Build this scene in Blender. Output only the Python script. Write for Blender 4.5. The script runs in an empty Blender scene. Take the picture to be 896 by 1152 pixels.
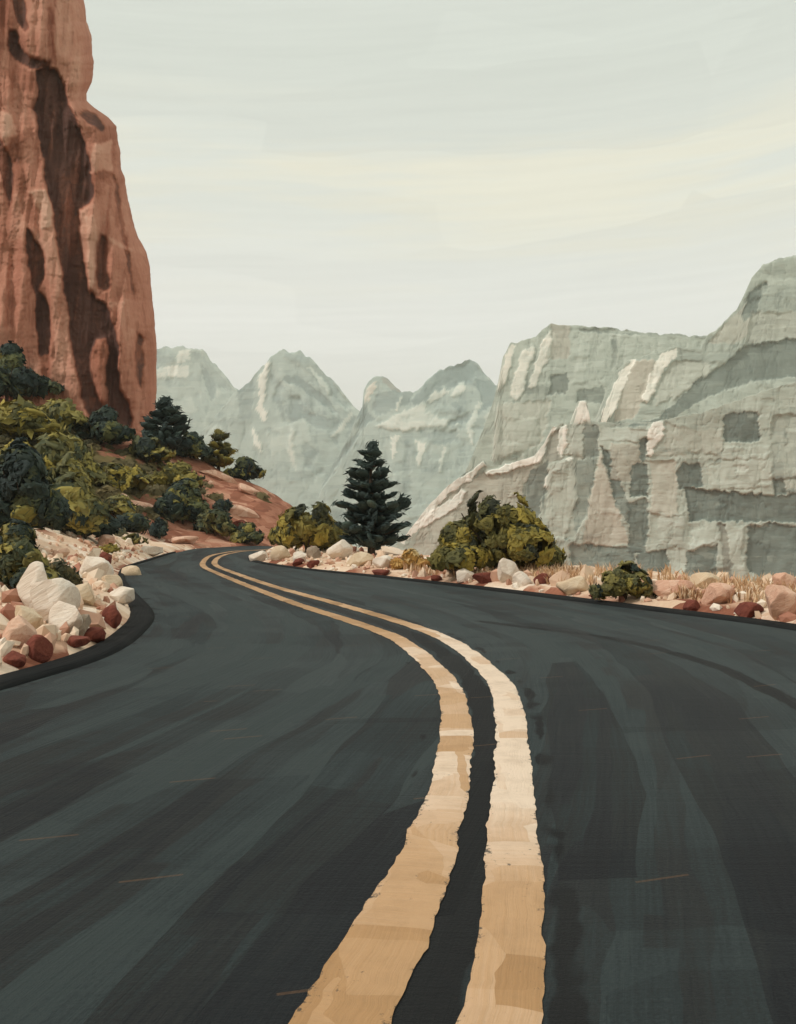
import bpy, bmesh, math, random
import numpy as np
from mathutils import Vector, Matrix, Euler

random.seed(7)
RNG = np.random.default_rng(11)
S = bpy.context.scene
COL = S.collection
FPX, CX, YH, EYE = 1000.0, 448.0, 585.0, 1.5      # focal length in photo pixels, principal column, horizon row, eye height


def srgb(r, g, b):
    def c(v):
        v /= 255.0
        return v / 12.92 if v <= 0.04045 else ((v + 0.055) / 1.055) ** 2.4
    return (c(r), c(g), c(b), 1.0)


# ------------------------------------------------------------------ objects and labels
def tag(o, label=None, cat=None, group=None, kind=None):
    if label: o['label'] = label
    if cat: o['category'] = cat
    if group: o['group'] = group
    if kind: o['kind'] = kind
    return o


def link_mesh(name, verts, faces, mat, parent=None, smooth=True, attrs=None, uvs=None, loc=None):
    me = bpy.data.meshes.new(name)
    verts = np.asarray(verts, dtype=np.float32)
    if loc is not None:
        verts = verts - np.asarray(loc, dtype=np.float32)
    me.from_pydata([tuple(map(float, v)) for v in verts], [], [tuple(map(int, f)) for f in faces])
    if smooth:
        me.polygons.foreach_set('use_smooth', np.ones(len(me.polygons), dtype=bool))
    if attrs:
        for k, a in attrs.items():
            at = me.attributes.new(k, 'FLOAT', 'POINT')
            at.data.foreach_set('value', np.asarray(a, dtype=np.float32))
    if uvs is not None:
        uvl = me.uv_layers.new(name='UVMap')
        li = np.zeros(len(me.loops), dtype=np.int32)
        me.loops.foreach_get('vertex_index', li)
        uvl.data.foreach_set('uv', np.asarray(uvs, dtype=np.float32)[li].ravel())
    me.update()
    if mat: me.materials.append(mat)
    o = bpy.data.objects.new(name, me)
    COL.objects.link(o)
    if loc is not None and parent is None:
        o.location = loc
    if parent is not None:
        o.parent = parent
    return o


def empty(name, loc):
    o = bpy.data.objects.new(name, None)
    o.empty_display_size = 0.2
    o.location = loc
    COL.objects.link(o)
    return o


def grid_faces(nr, nc, flip=False):
    i, j = np.meshgrid(np.arange(nr - 1), np.arange(nc - 1), indexing='ij')
    a = (i * nc + j).ravel()
    q = np.stack([a, a + 1, a + nc + 1, a + nc], 1)
    return q[:, ::-1] if flip else q


# ------------------------------------------------------------------ node helpers
class NT:
    def __init__(self, mat):
        mat.use_nodes = True
        self.t = mat.node_tree
        self.n = self.t.nodes
        self.l = self.t.links
        self.bsdf = self.n.get('Principled BSDF')

    def new(self, kind, **kw):
        n = self.n.new(kind)
        for k, v in kw.items(): setattr(n, k, v)
        return n

    def link(self, a, b): self.l.new(a, b)

    def sock(self, s, v):
        if isinstance(v, bpy.types.NodeSocket): self.link(v, s)
        else: s.default_value = v

    def math(self, op, a, b=None, c=None, clamp=False):
        n = self.new('ShaderNodeMath', operation=op, use_clamp=clamp)
        self.sock(n.inputs[0], a)
        if b is not None: self.sock(n.inputs[1], b)
        if c is not None: self.sock(n.inputs[2], c)
        return n.outputs[0]

    def mapping(self, vec, scale=(1, 1, 1), rot=(0, 0, 0), loc=(0, 0, 0)):
        # rotate first, then stretch
        r = self.new('ShaderNodeVectorRotate', rotation_type='EULER_XYZ')
        self.link(vec, r.inputs['Vector']); r.inputs['Rotation'].default_value = rot
        m = self.new('ShaderNodeMapping')
        self.link(r.outputs[0], m.inputs['Vector'])
        m.inputs['Scale'].default_value = scale
        m.inputs['Location'].default_value = loc
        return m.outputs[0]

    def noise(self, vec, scale=1.0, detail=2.0, rough=0.5, dist=0.0):
        n = self.new('ShaderNodeTexNoise')
        self.link(vec, n.inputs['Vector'])
        n.inputs['Scale'].default_value = scale
        n.inputs['Detail'].default_value = detail
        n.inputs['Roughness'].default_value = rough
        n.inputs['Distortion'].default_value = dist
        return n

    def warp(self, vec, scale, amount):
        n = self.noise(vec, scale, 2.0)
        m = self.new('ShaderNodeVectorMath', operation='MULTIPLY_ADD')
        self.link(n.outputs['Color'], m.inputs[0])
        m.inputs[1].default_value = (amount,) * 3
        self.link(vec, m.inputs[2])
        return m.outputs[0]

    def brush(self, vec, scale, rot=(0, 0, 0), loc=(0, 0, 0), warp=0.12, wscale=1.0, boxy=True):
        """flat patches shaped like strokes: one random value a patch"""
        v = self.mapping(self.warp(vec, wscale, warp), scale, rot, loc)
        n = self.new('ShaderNodeTexVoronoi', feature='F1', distance='CHEBYCHEV' if boxy else 'EUCLIDEAN')
        self.link(v, n.inputs['Vector'])
        n.inputs['Scale'].default_value = 1.0
        s = self.new('ShaderNodeSeparateColor')
        self.link(n.outputs['Color'], s.inputs[0])
        return s.outputs[0]

    def ramp(self, fac, stops, interp='LINEAR'):
        r = self.new('ShaderNodeValToRGB')
        cr = r.color_ramp
        cr.interpolation = interp
        while len(cr.elements) < len(stops): cr.elements.new(0.5)
        for e, (p, c) in zip(cr.elements, stops):
            e.position = p; e.color = c
        self.link(fac, r.inputs[0])
        return r.outputs[0]

    def mix(self, fac, a, b, mode='MIX'):
        m = self.new('ShaderNodeMix', data_type='RGBA', blend_type=mode)
        self.sock(m.inputs[0], fac); self.sock(m.inputs[6], a); self.sock(m.inputs[7], b)
        return m.outputs[2]

    def attr(self, name):
        return self.new('ShaderNodeAttribute', attribute_name=name).outputs['Fac']

    def coord(self, which='Object'):
        return self.new('ShaderNodeTexCoord').outputs[which]

    def scale_value(self, col, val):
        """multiply a colour by a value"""
        m = self.new('ShaderNodeVectorMath', operation='SCALE')
        self.link(col, m.inputs[0]); self.sock(m.inputs[3], val)
        return m.outputs[0]

    def finish(self, col, rough=0.8, height=None, dist=0.02, strength=0.6, spec=0.3):
        self.sock(self.bsdf.inputs['Base Color'], col)
        self.sock(self.bsdf.inputs['Roughness'], rough)
        self.bsdf.inputs['Specular IOR Level'].default_value = spec
        if height is not None:
            b = self.new('ShaderNodeBump')
            b.inputs['Distance'].default_value = dist
            b.inputs['Strength'].default_value = strength
            self.link(height, b.inputs['Height'])
            self.link(b.outputs[0], self.bsdf.inputs['Normal'])


def bristle(nt, vec, along, across, rot=(0, 0, 0), axis=0):
    sc = [across] * 3
    sc[axis] = along
    return nt.noise(nt.mapping(vec, tuple(sc), rot), 1.0, 3.0, 0.65).outputs[0]


# ------------------------------------------------------------------ materials
def mat_rock_far(name, stops, m_per_px, rough=0.95):
    """far rock: tone attribute (painted shade .. plain rock .. painted highlight) with bedding streaks"""
    m = bpy.data.materials.new(name); nt = NT(m)
    co = nt.coord('Object')
    k = 1.0 / m_per_px
    b1 = bristle(nt, co, 0.012 * k, 0.24 * k, (0, 0.03, 0), 0)
    bv = bristle(nt, co, 0.016 * k, 0.22 * k, (0, 0.06, 0), 2)
    b1 = nt.mix(nt.math('GREATER_THAN', nt.brush(co, (0.02 * k, 0.02 * k, 0.05 * k), (0, 0.2, 0), (3, 1, 5), warp=8 * m_per_px, wscale=0.05 * k), 0.62), b1, bv)
    b2 = nt.brush(co, (0.03 * k, 0.02 * k, 0.11 * k), (0, 0.06, 0), warp=6 * m_per_px, wscale=0.06 * k)
    big = nt.noise(co, 0.012 * k, 3).outputs[0]
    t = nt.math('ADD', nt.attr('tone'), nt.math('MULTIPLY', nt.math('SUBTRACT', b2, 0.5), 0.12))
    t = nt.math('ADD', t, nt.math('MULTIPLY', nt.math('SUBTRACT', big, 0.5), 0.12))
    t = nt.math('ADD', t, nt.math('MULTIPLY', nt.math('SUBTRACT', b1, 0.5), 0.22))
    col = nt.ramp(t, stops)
    col = nt.mix(nt.attr('warm'), col, srgb(208, 186, 166))
    hgt = nt.math('ADD', b1, nt.math('MULTIPLY', b2, 0.6))
    nt.finish(col, rough, hgt, 1.0 * m_per_px, 0.5, 0.15)
    return m


def mat_cliff():
    m = bpy.data.materials.new('red_sandstone'); nt = NT(m)
    co = nt.coord('Object')
    b1 = bristle(nt, co, 0.22, 3.8, (0, 0.05, 0), 0)
    bv = bristle(nt, co, 0.12, 3.0, (0, 0.08, 0), 2)
    b2 = nt.brush(co, (0.45, 0.3, 0.16), (0, 0.1, 0), warp=0.8, wscale=0.5)
    big = nt.noise(co, 0.12, 3).outputs[0]
    t = nt.math('ADD', nt.attr('tone'), nt.math('MULTIPLY', nt.math('SUBTRACT', b2, 0.5), 0.10))
    t = nt.math('ADD', t, nt.math('MULTIPLY', nt.math('SUBTRACT', big, 0.5), 0.22))
    t = nt.math('ADD', t, nt.math('MULTIPLY', nt.math('SUBTRACT', b1, 0.5), 0.13))
    t = nt.math('ADD', t, nt.math('MULTIPLY', nt.math('SUBTRACT', bv, 0.5), 0.20))
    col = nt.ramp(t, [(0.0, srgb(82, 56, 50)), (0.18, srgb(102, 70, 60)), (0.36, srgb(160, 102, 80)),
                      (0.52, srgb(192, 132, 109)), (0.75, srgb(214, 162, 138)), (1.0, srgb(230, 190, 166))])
    hgt = nt.math('ADD', nt.math('ADD', nt.math('MULTIPLY', b1, 0.5), bv), b2)
    nt.finish(col, 0.9, hgt, 0.12, 0.6, 0.2)
    return m


def mat_ground():
    m = bpy.data.materials.new('desert_soil'); nt = NT(m)
    co = nt.coord('Object')
    n1 = nt.noise(co, 0.5, 4, 0.6).outputs[0]
    b = nt.brush(co, (1.6, 1.6, 1.6), (0, 0, 0.6), warp=0.5, wscale=1.2, boxy=False)
    b0 = nt.brush(co, (0.5, 0.35, 0.5), (0, 0, -0.5), warp=0.8, wscale=0.6, boxy=False)
    fine = nt.noise(co, 14.0, 3, 0.7).outputs[0]
    st = bristle(nt, co, 1.2, 16.0, (0, 0, -0.7), 0)
    t = nt.math('ADD', nt.math('MULTIPLY', b, 0.45), nt.math('MULTIPLY', b0, 0.30))
    t = nt.math('ADD', t, nt.math('MULTIPLY', st, 0.4))
    red = nt.ramp(t, [(0.2, srgb(128, 80, 62)), (0.45, srgb(154, 100, 78)), (0.65, srgb(176, 122, 98)), (0.9, srgb(204, 158, 132))])
    sand = nt.ramp(t, [(0.15, srgb(186, 140, 116)), (0.4, srgb(212, 176, 148)), (0.6, srgb(224, 194, 166)), (0.85, srgb(236, 216, 196))])
    olive = nt.ramp(t, [(0.2, srgb(70, 68, 46)), (0.5, srgb(100, 92, 60)), (0.8, srgb(122, 106, 70))])
    jit = nt.math('MULTIPLY', nt.math('SUBTRACT', nt.math('ADD', b, n1), 1.0), 0.55)
    s = nt.math('ADD', nt.attr('sand'), jit, clamp=True)
    s = nt.ramp(s, [(0.40, (0, 0, 0, 1)), (0.56, (1, 1, 1, 1))])
    g = nt.math('ADD', nt.attr('scrub'), jit, clamp=True)
    g = nt.ramp(g, [(0.42, (0, 0, 0, 1)), (0.55, (1, 1, 1, 1))])
    far = nt.ramp(t, [(0.2, srgb(120, 128, 116)), (0.8, srgb(160, 164, 148))])
    col = nt.mix(s, red, sand)
    col = nt.mix(g, col, olive)
    col = nt.mix(nt.attr('valley'), col, far)
    hgt = nt.math('ADD', nt.math('MULTIPLY', b, 0.5), nt.math('ADD', nt.math('MULTIPLY', st, 0.8), nt.math('MULTIPLY', fine, 0.4)))
    nt.finish(col, 0.95, hgt, 0.05, 0.7, 0.15)
    return m


def mat_road():
    m = bpy.data.materials.new('asphalt'); nt = NT(m)
    uv = nt.coord('UV')                                        # u along the road in metres, v across in metres
    w = nt.warp(uv, 0.5, 0.25)
    long1 = nt.brush(uv, (0.13, 2.3, 1), (0, 0, 0.03), warp=0.35, wscale=0.5, boxy=False)
    long2 = nt.brush(uv, (0.30, 4.6, 1), (0, 0, -0.04), (3.3, 7.1, 0), warp=0.3, wscale=0.7)
    cross = nt.brush(uv, (1.3, 0.7, 1), (0, 0, 0.15), (9.3, 1.7, 0), warp=0.3, wscale=0.9)
    big = nt.noise(w, 0.28, 3, 0.55).outputs[0]
    br = nt.noise(nt.mapping(w, (0.9, 34.0, 1)), 1.0, 3, 0.7).outputs[0]
    br2 = nt.noise(nt.mapping(w, (22.0, 1.1, 1)), 1.0, 3, 0.7).outputs[0]
    grain = nt.noise(uv, 62.0, 3, 0.75).outputs[0]
    t = nt.math('MULTIPLY', long1, 0.30)
    for s, k in ((long2, 0.24), (cross, 0.13), (big, 0.42), (br, 0.28), (br2, 0.12), (grain, 0.40), (nt.attr('near_dark'), -0.24)):
        t = nt.math('MULTIPLY_ADD', s, k, t)
    col = nt.ramp(t, [(0.56, srgb(18, 20, 24)), (0.68, srgb(27, 31, 34)), (0.77, srgb(36, 38, 38)), (0.86, srgb(38, 45, 46)),
                      (0.96, srgb(47, 55, 56)), (1.0, srgb(52, 60, 60))])
    # tar: joint between the two lines and a seam beside them
    tar = nt.attr('tar')
    jt = nt.math('ADD', tar, nt.math('MULTIPLY', nt.math('SUBTRACT', nt.noise(uv, 2.2, 3).outputs[0], 0.5), 0.9))
    jt = nt.ramp(jt, [(0.48, (0, 0, 0, 1)), (0.56, (1, 1, 1, 1))])
    col = nt.mix(jt, col, srgb(22, 23, 24))
    # a few rusty scuffs
    sv = nt.mapping(nt.warp(uv, 0.7, 0.1), (1.0, 0.55, 1), (0, 0, 0.35))
    vo = nt.new('ShaderNodeTexVoronoi', feature='F1'); nt.link(sv, vo.inputs['Vector']); vo.inputs['Scale'].default_value = 0.9
    sepp = nt.new('ShaderNodeSeparateXYZ')
    dv = nt.new('ShaderNodeVectorMath', operation='SUBTRACT')
    sc = nt.new('ShaderNodeVectorMath', operation='SCALE'); nt.link(sv, sc.inputs[0]); sc.inputs[3].default_value = 0.9
    nt.link(sc.outputs[0], dv.inputs[0]); 
    pos = nt.new('ShaderNodeVectorMath', operation='SCALE'); nt.link(vo.outputs['Position'], pos.inputs[0]); pos.inputs[3].default_value = 0.9
    nt.link(pos.outputs[0], dv.inputs[1]); nt.link(dv.outputs[0], sepp.inputs[0])
    thin = nt.math('LESS_THAN', nt.math('ABSOLUTE', sepp.outputs[0]), 0.008)
    lng = nt.math('LESS_THAN', nt.math('ABSOLUTE', sepp.outputs[1]), 0.06)
    sel = nt.math('MULTIPLY', nt.math('MULTIPLY', thin, lng), nt.math('MULTIPLY_ADD', grain, 0.8, 0.2))
    col = nt.mix(nt.math('MULTIPLY', sel, 0.42), col, srgb(134, 98, 66))
    rough = nt.math('MULTIPLY_ADD', long2, 0.14, 0.66)
    hgt = nt.math('ADD', nt.math('ADD', br, nt.math('MULTIPLY', br2, 0.5)), nt.math('ADD', nt.math('MULTIPLY', long1, 0.5), nt.math('MULTIPLY', grain, 0.6)))
    nt.finish(col, rough, hgt, 0.012, 0.8, 0.22)
    return m


def mat_kerb():
    m = bpy.data.materials.new('tarred_kerb'); nt = NT(m)
    uv = nt.coord('UV')
    br = nt.noise(nt.mapping(nt.warp(uv, 0.6, 0.15), (0.7, 26.0, 1)), 1.0, 3, 0.7).outputs[0]
    n = nt.noise(uv, 1.1, 3).outputs[0]
    t = nt.math('ADD', nt.math('MULTIPLY', br, 0.6), nt.math('MULTIPLY', n, 0.5))
    col = nt.ramp(t, [(0.35, srgb(20, 21, 22)), (0.6, srgb(30, 31, 31)), (0.85, srgb(52, 49, 45))])
    nt.finish(col, 0.9, br, 0.012, 0.8, 0.12)
    return m


def mat_line():
    m = bpy.data.materials.new('yellow_road_paint'); nt = NT(m)
    uv = nt.coord('UV')
    pat = nt.brush(uv, (0.9, 2.6, 1), (0, 0, 0.08), warp=0.12, wscale=1.5)
    pat2 = nt.brush(uv, (2.4, 2.0, 1), (0, 0, 0.1), (4, 9, 0), warp=0.15, wscale=1.5)
    br = nt.noise(nt.mapping(nt.warp(uv, 1.0, 0.08), (1.2, 60.0, 1)), 1.0, 3, 0.7).outputs[0]
    br2 = nt.noise(nt.mapping(nt.warp(uv, 1.0, 0.08), (46.0, 2.0, 1)), 1.0, 3, 0.7).outputs[0]
    brm = nt.mix(nt.math('GREATER_THAN', pat2, 0.55), br, br2)
    wear = nt.attr('worn')
    t = nt.math('MULTIPLY', pat, 0.32)
    for s, k in ((pat2, 0.18), (brm, 0.18), (wear, 0.38)):
        t = nt.math('MULTIPLY_ADD', s, k, t)
    col = nt.ramp(t, [(0.20, srgb(156, 116, 74)), (0.36, srgb(182, 140, 96)), (0.55, srgb(198, 158, 118)), (0.70, srgb(214, 180, 148)), (0.84, srgb(232, 208, 184))])
    chip = nt.noise(uv, 26.0, 4, 0.75).outputs[0]
    blob = nt.noise(nt.mapping(uv, (1.6, 3.0, 1)), 1.6, 4, 0.6).outputs[0]
    e = nt.math('MULTIPLY', nt.math('POWER', nt.attr('edge'), 5.0), 0.13)
    c = nt.math('ADD', nt.math('ADD', nt.math('MULTIPLY', chip, 0.75), nt.math('MULTIPLY', blob, 0.45)), e)
    c = nt.ramp(c, [(0.74, (0, 0, 0, 1)), (0.80, (1, 1, 1, 1))])
    col = nt.mix(nt.math('MULTIPLY', c, 0.85), col, srgb(44, 46, 44))
    dirt = nt.ramp(nt.noise(uv, 5.0, 4, 0.7).outputs[0], [(0.45, (0, 0, 0, 1)), (0.8, (1, 1, 1, 1))])
    col = nt.mix(nt.math('MULTIPLY', dirt, 0.35), col, srgb(140, 108, 74))
    hgt = nt.math('ADD', nt.math('MULTIPLY', brm, 0.7), nt.math('ADD', nt.math('MULTIPLY', pat, 0.7), nt.math('MULTIPLY', chip, 0.5)))
    nt.finish(col, 0.6, hgt, 0.010, 0.7, 0.35)
    return m


def mat_foliage(name, stops, rough=0.75):
    m = bpy.data.materials.new(name); nt = NT(m)
    uv = nt.coord('UV')
    br = nt.noise(nt.mapping(uv, (1.4, 9.0, 1)), 1.0, 3, 0.7).outputs[0]
    br0 = nt.noise(uv, 1.3, 2).outputs[0]
    t = nt.math('ADD', nt.attr('tint'), nt.math('MULTIPLY', nt.math('SUBTRACT', br, 0.5), 0.30))
    t = nt.math('ADD', t, nt.math('MULTIPLY', nt.math('SUBTRACT', br0, 0.5), 0.12))
    col = nt.ramp(t, stops)
    nt.finish(col, rough, br, 0.05, 0.7, 0.3)
    return m


def mat_stone(name, dark, mid, pale, scale=3.0):
    m = bpy.data.materials.new(name); nt = NT(m)
    co = nt.coord('Object')
    b = nt.brush(co, (scale, scale * 0.8, scale * 1.2), (0.4, 0.3, 0.5), warp=0.2, wscale=scale)
    br = bristle(nt, co, scale * 0.8, scale * 10, (0.3, 0.5, 0.4), 0)
    t = nt.math('ADD', nt.math('MULTIPLY', b, 0.40), nt.math('MULTIPLY', br, 0.6))
    col = nt.ramp(t, [(0.2, dark), (0.5, mid), (0.85, pale)])
    nt.finish(col, 0.9, nt.math('ADD', br, b), 0.03, 0.7, 0.2)
    return m


def mat_plain(name, a, b, scale=8.0):
    m = bpy.data.materials.new(name); nt = NT(m)
    co = nt.coord('Object')
    br = bristle(nt, co, scale * 0.3, scale * 3, (0, 0, 0), 2)
    nt.finish(nt.ramp(br, [(0.3, a), (0.7, b)]), 0.9, br, 0.02, 0.6, 0.2)
    return m


# ------------------------------------------------------------------ road geometry (metres, camera at x=0 y=0 looking along +y)
def catmull(P, n):
    P = np.asarray(P, float)
    Q = np.vstack([2 * P[0] - P[1], P, 2 * P[-1] - P[-2]])
    out = []
    for i in range(1, len(Q) - 2):
        t = np.linspace(0, 1, n, endpoint=False)[:, None]
        a, b, c, d = Q[i - 1], Q[i], Q[i + 1], Q[i + 2]
        out.append(0.5 * ((2 * b) + (c - a) * t + (2 * a - 5 * b + 4 * c - d) * t ** 2 + (3 * b - a - 3 * c + d) * t ** 3))
    out.append(Q[-2][None])
    return np.vstack(out)


SPINE = [  # left edge x,y   centre x,y   right edge x,y   z
    (-8.6, -9.0, -4.2, -8.6, 0.4, -9.0, 0),
    (-7.0, -4.5, -2.55, -4.2, 2.3, -4.5, 0),
    (-5.4, 0.0, -0.78, 0.0, 4.2, 0.0, 0),
    (-4.3, 4.2, 0.36, 4.2, 5.5, 3.9, 0),
    (-3.55, 7.6, 0.68, 7.2, 6.0, 7.2, 0),
    (-3.2, 9.7, 0.52, 9.7, 6.1, 10.2, 0),
    (-3.4, 11.9, -0.33, 12.6, 5.6, 12.6, 0),
    (-4.0, 14.5, -1.45, 15.8, 4.2, 15.4, 0),
    (-5.6, 18.8, -3.05, 20.0, 2.0, 19.5, 0),
    (-7.1, 23.0, -4.85, 25.0, -0.4, 23.5, 0),
    (-8.4, 27.6, -6.2, 29.5, -3.0, 27.5, 0),
    (-9.2, 33.0, -7.1, 34.0, -5.2, 32.5, 0),
    (-10.2, 41.0, -7.9, 39.5, -6.0, 38.0, 0),
    (-10.2, 48.0, -7.4, 44.0, -5.3, 41.0, 0),
    (-6.6, 53.0, -4.8, 48.0, -3.2, 43.6, -0.15),
    (0.0, 56.0, 0.5, 51.0, 0.5, 46.0, -1.6),
    (8.0, 60.0, 8.0, 55.0, 8.0, 49.0, -5.0),
    (18.0, 68.0, 18.0, 62.0, 18.0, 55.0, -11.0),
]
SP = catmull(SPINE, 24)
LE, CE, RE, RZ = SP[:, 0:2], SP[:, 2:4], SP[:, 4:6], SP[:, 6]
ARC = np.concatenate([[0], np.cumsum(np.linalg.norm(np.diff(CE, axis=0), axis=1))])


def signed_dist(pts, line):
    """distance to a polyline, positive on the left of its direction; also index of the nearest vertex"""
    best = np.full(len(pts), 1e9); sgn = np.zeros(len(pts)); idx = np.zeros(len(pts), int)
    A, B = line[:-1], line[1:]
    for k in range(len(A)):
        d = B[k] - A[k]; L2 = d @ d
        if L2 < 1e-9: continue
        r = pts - A[k]
        t = np.clip((r @ d) / L2, 0, 1)
        q = r - t[:, None] * d
        dd = (q ** 2).sum(1)
        m = dd < best
        best[m] = dd[m]; idx[m] = k
        sgn[m] = np.sign(d[0] * r[m, 1] - d[1] * r[m, 0])
    return np.sqrt(best) * np.where(sgn >= 0, 1, -1), idx


def smooth(a, b, x):
    t = np.clip((x - a) / (b - a), 0, 1)
    return t * t * (3 - 2 * t)


def vnoise(x, y, seed=0, octaves=4):
    """cheap value noise"""
    out = np.zeros_like(np.asarray(x, float)); amp = 1.0; tot = 0
    for o in range(octaves):
        xi, yi = np.floor(x).astype(int), np.floor(y).astype(int)
        fx, fy = x - xi, y - yi
        fx = fx * fx * (3 - 2 * fx); fy = fy * fy * (3 - 2 * fy)
        def h(a, b):
            n = (a * 374761393 + b * 668265263 + (seed + o) * 974711) & 0x7fffffff
            n = ((n ^ (n >> 13)) * 1274126177) & 0x7fffffff
            return ((n ^ (n >> 16)) & 0xffff) / 65535.0
        v = (h(xi, yi) * (1 - fx) + h(xi + 1, yi) * fx) * (1 - fy) + (h(xi, yi + 1) * (1 - fx) + h(xi + 1, yi + 1) * fx) * fy
        out += amp * (v - 0.5); tot += amp
        amp *= 0.5; x = x * 2.03 + 17.1; y = y * 2.03 + 5.3
    return out / tot * 2


CAPX = np.array([-60, -30, -22, -18.5, -16, -12.6, -10.0, -8.4, -7.0, -5.0, 0, 30])
CAPZ = np.array([40, 22, 13.8, 10.0, 7.8, 6.2, 4.8, 3.5, 1.9, -0.8, -6, -16])


def terrain(x, y, full=False):
    x = np.atleast_1d(np.asarray(x, float)); y = np.atleast_1d(np.asarray(y, float))
    pts = np.stack([x, y], 1)
    dl, il = signed_dist(pts, LE)
    dr, ir = signed_dist(pts, RE)
    dr = -dr
    n1 = vnoise(x * 0.55, y * 0.55, 3); n2 = vnoise(x * 0.12, y * 0.12, 9); n3 = vnoise(x * 2.1, y * 2.1, 5, 3)
    left = (dl > 0) & ((dr < 0) | (dl < dr))
    right = (~left) & (dr > 0)
    z = RZ[np.where(dl > -dr, il, ir)] - 0.07
    # bank on the left: verge, talus up to the foot of the cliff
    d = np.maximum(dl, 0)
    zl = RZ[il] - 0.07 + 0.20 * smooth(0.2, 0.7, d) + 0.10 * np.minimum(d, 2.0) + 0.44 * np.maximum(d - 2.0, 0)
    zl = zl + (n1 * 0.35 + n3 * 0.10) * smooth(0.2, 2.5, d) + n2 * 0.9 * smooth(3, 9, d)
    cap = np.interp(x, CAPX, CAPZ) + n1 * 0.3
    cap = cap - np.maximum(y - 66, 0) * 0.45 * smooth(-30, -14, x) - np.maximum(y - 80, 0) * 0.7
    kk = 1.2
    far = smooth(40, 50, y)
    zc = -np.log(np.exp(-np.clip(zl, -40, 40) / kk) + np.exp(-np.clip(cap, -40, 40) / kk)) * kk
    zl = zl * (1 - far) + zc * far
    z = np.where(left, zl, z)
    # verge on the right, then the drop into the valley
    d = np.maximum(dr, 0)
    wv = 3.3 + 1.2 * smooth(18, 28, y)
    zr = RZ[ir] - 0.07 + 0.16 * smooth(0, 0.5, d) + 0.05 * np.minimum(d, wv) + (n1 * 0.12 + n3 * 0.07) * smooth(0.1, 1.0, d)
    zr = zr - 0.62 * np.maximum(d - wv, 0) * smooth(0, 2.5, d - wv)
    zr = np.where(d > 8, np.minimum(zr, RZ[ir] + 0.2 - 0.62 * (d - wv)), zr)
    z = np.where(right, zr, z)
    z = np.maximum(z, -34 + n2 * 2.0)
    z = np.where(y > 300, np.minimum(z, -34 + n2 * 2.0), z)
    if full:
        return z, dl, dr, left, right
    return z


def spot(px, py):
    """where the sight line of a photo pixel meets the ground"""
    u, v = (px - CX) / FPX, (YH - py) / FPX
    ys = np.concatenate([np.arange(4, 80, 0.1)])
    zs = EYE + v * ys
    t = terrain(u * ys, ys)
    k = np.argmax(zs <= t)
    if zs[k] > t[k]:                                            # just over the crest: stand on the crest
        k = int(np.argmin(np.where((ys > 30) & (ys < 70), zs - t, 1e9)))
    return float(u * ys[k]), float(ys[k]), float(t[k])


# ------------------------------------------------------------------ ground sheet
def build_ground():
    ys = np.concatenate([np.linspace(-2600, -30, 10, endpoint=False), np.linspace(-30, 3, 50, endpoint=False), np.arange(3, 36, 0.2),
                         np.arange(36, 84, 0.4), np.geomspace(84, 3400, 46)])
    xs = np.concatenate([-np.geomspace(40, 2600, 26)[::-1], np.arange(-39.6, -14, 0.4), np.arange(-14, 12, 0.2), np.arange(12, 40, 0.7), np.geomspace(40, 2600, 26)])
    Xg, Yg = np.meshgrid(xs, ys)
    x, y = Xg.ravel(), Yg.ravel()
    z, dl, dr, left, right = terrain(x, y, True)
    nn = vnoise(x * 0.35, y * 0.35, 21)
    sand_l = 1.0 - smooth(2.2, 6.5, dl + nn * 1.8)
    sand_l = np.where(y > 44, sand_l * (1 - smooth(44, 50, y)), sand_l)
    # a pale wash of gravel running up beside the road
    sand = np.where(left, sand_l, np.where(right, 0.52 + 0.45 * smooth(0.35, 1.1, dr + nn * 0.5), 0.6))
    sand = np.where(left, np.minimum(sand, 0.25 + 0.75 * smooth(0.18, 0.55, dl + nn * 0.2)), sand)
    scrub = np.where(left, smooth(3.0, 6.5, dl + nn * 3) * (1 - smooth(-16.5, -11.5, x + nn * 3)) * 0.80 * (1 - smooth(58, 64, y)), 0)
    valley = np.where(right | (y > 84), smooth(6, 24, dr), 0)
    v = np.stack([x, y, z], 1)
    o = link_mesh('ground', v, grid_faces(len(ys), len(xs)), MATS['ground'], attrs={'sand': sand, 'scrub': scrub, 'valley': valley})
    tag(o, 'sandy red desert ground sloping up on one side of the road and dropping away on the other', 'ground', kind='structure')


def strip(name, left, right, u, z0, mat, nv=2, parent=None, profile=None, attrs_fn=None):
    """sheet between two polylines; profile(t) lifts it"""
    t = np.linspace(0, 1, nv)
    V = left[:, None, :] * (1 - t)[None, :, None] + right[:, None, :] * t[None, :, None]
    zz = np.repeat(z0[:, None], nv, 1)
    if profile is not None: zz = zz + profile(t)[None, :]
    verts = np.concatenate([V, zz[..., None]], 2).reshape(-1, 3)
    wid = np.linalg.norm(right - left, axis=1)
    uv = np.stack([np.repeat(u[:, None], nv, 1), wid[:, None] * t[None, :]], 2).reshape(-1, 2)
    attrs = attrs_fn(verts) if attrs_fn else None
    return link_mesh(name, verts, grid_faces(len(left), nv, True), mat, parent, attrs=attrs, uvs=uv)


def normals(c):
    tg = np.gradient(c, axis=0)
    tg /= np.linalg.norm(tg, axis=1)[:, None] + 1e-9
    return np.stack([-tg[:, 1], tg[:, 0]], 1)


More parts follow.
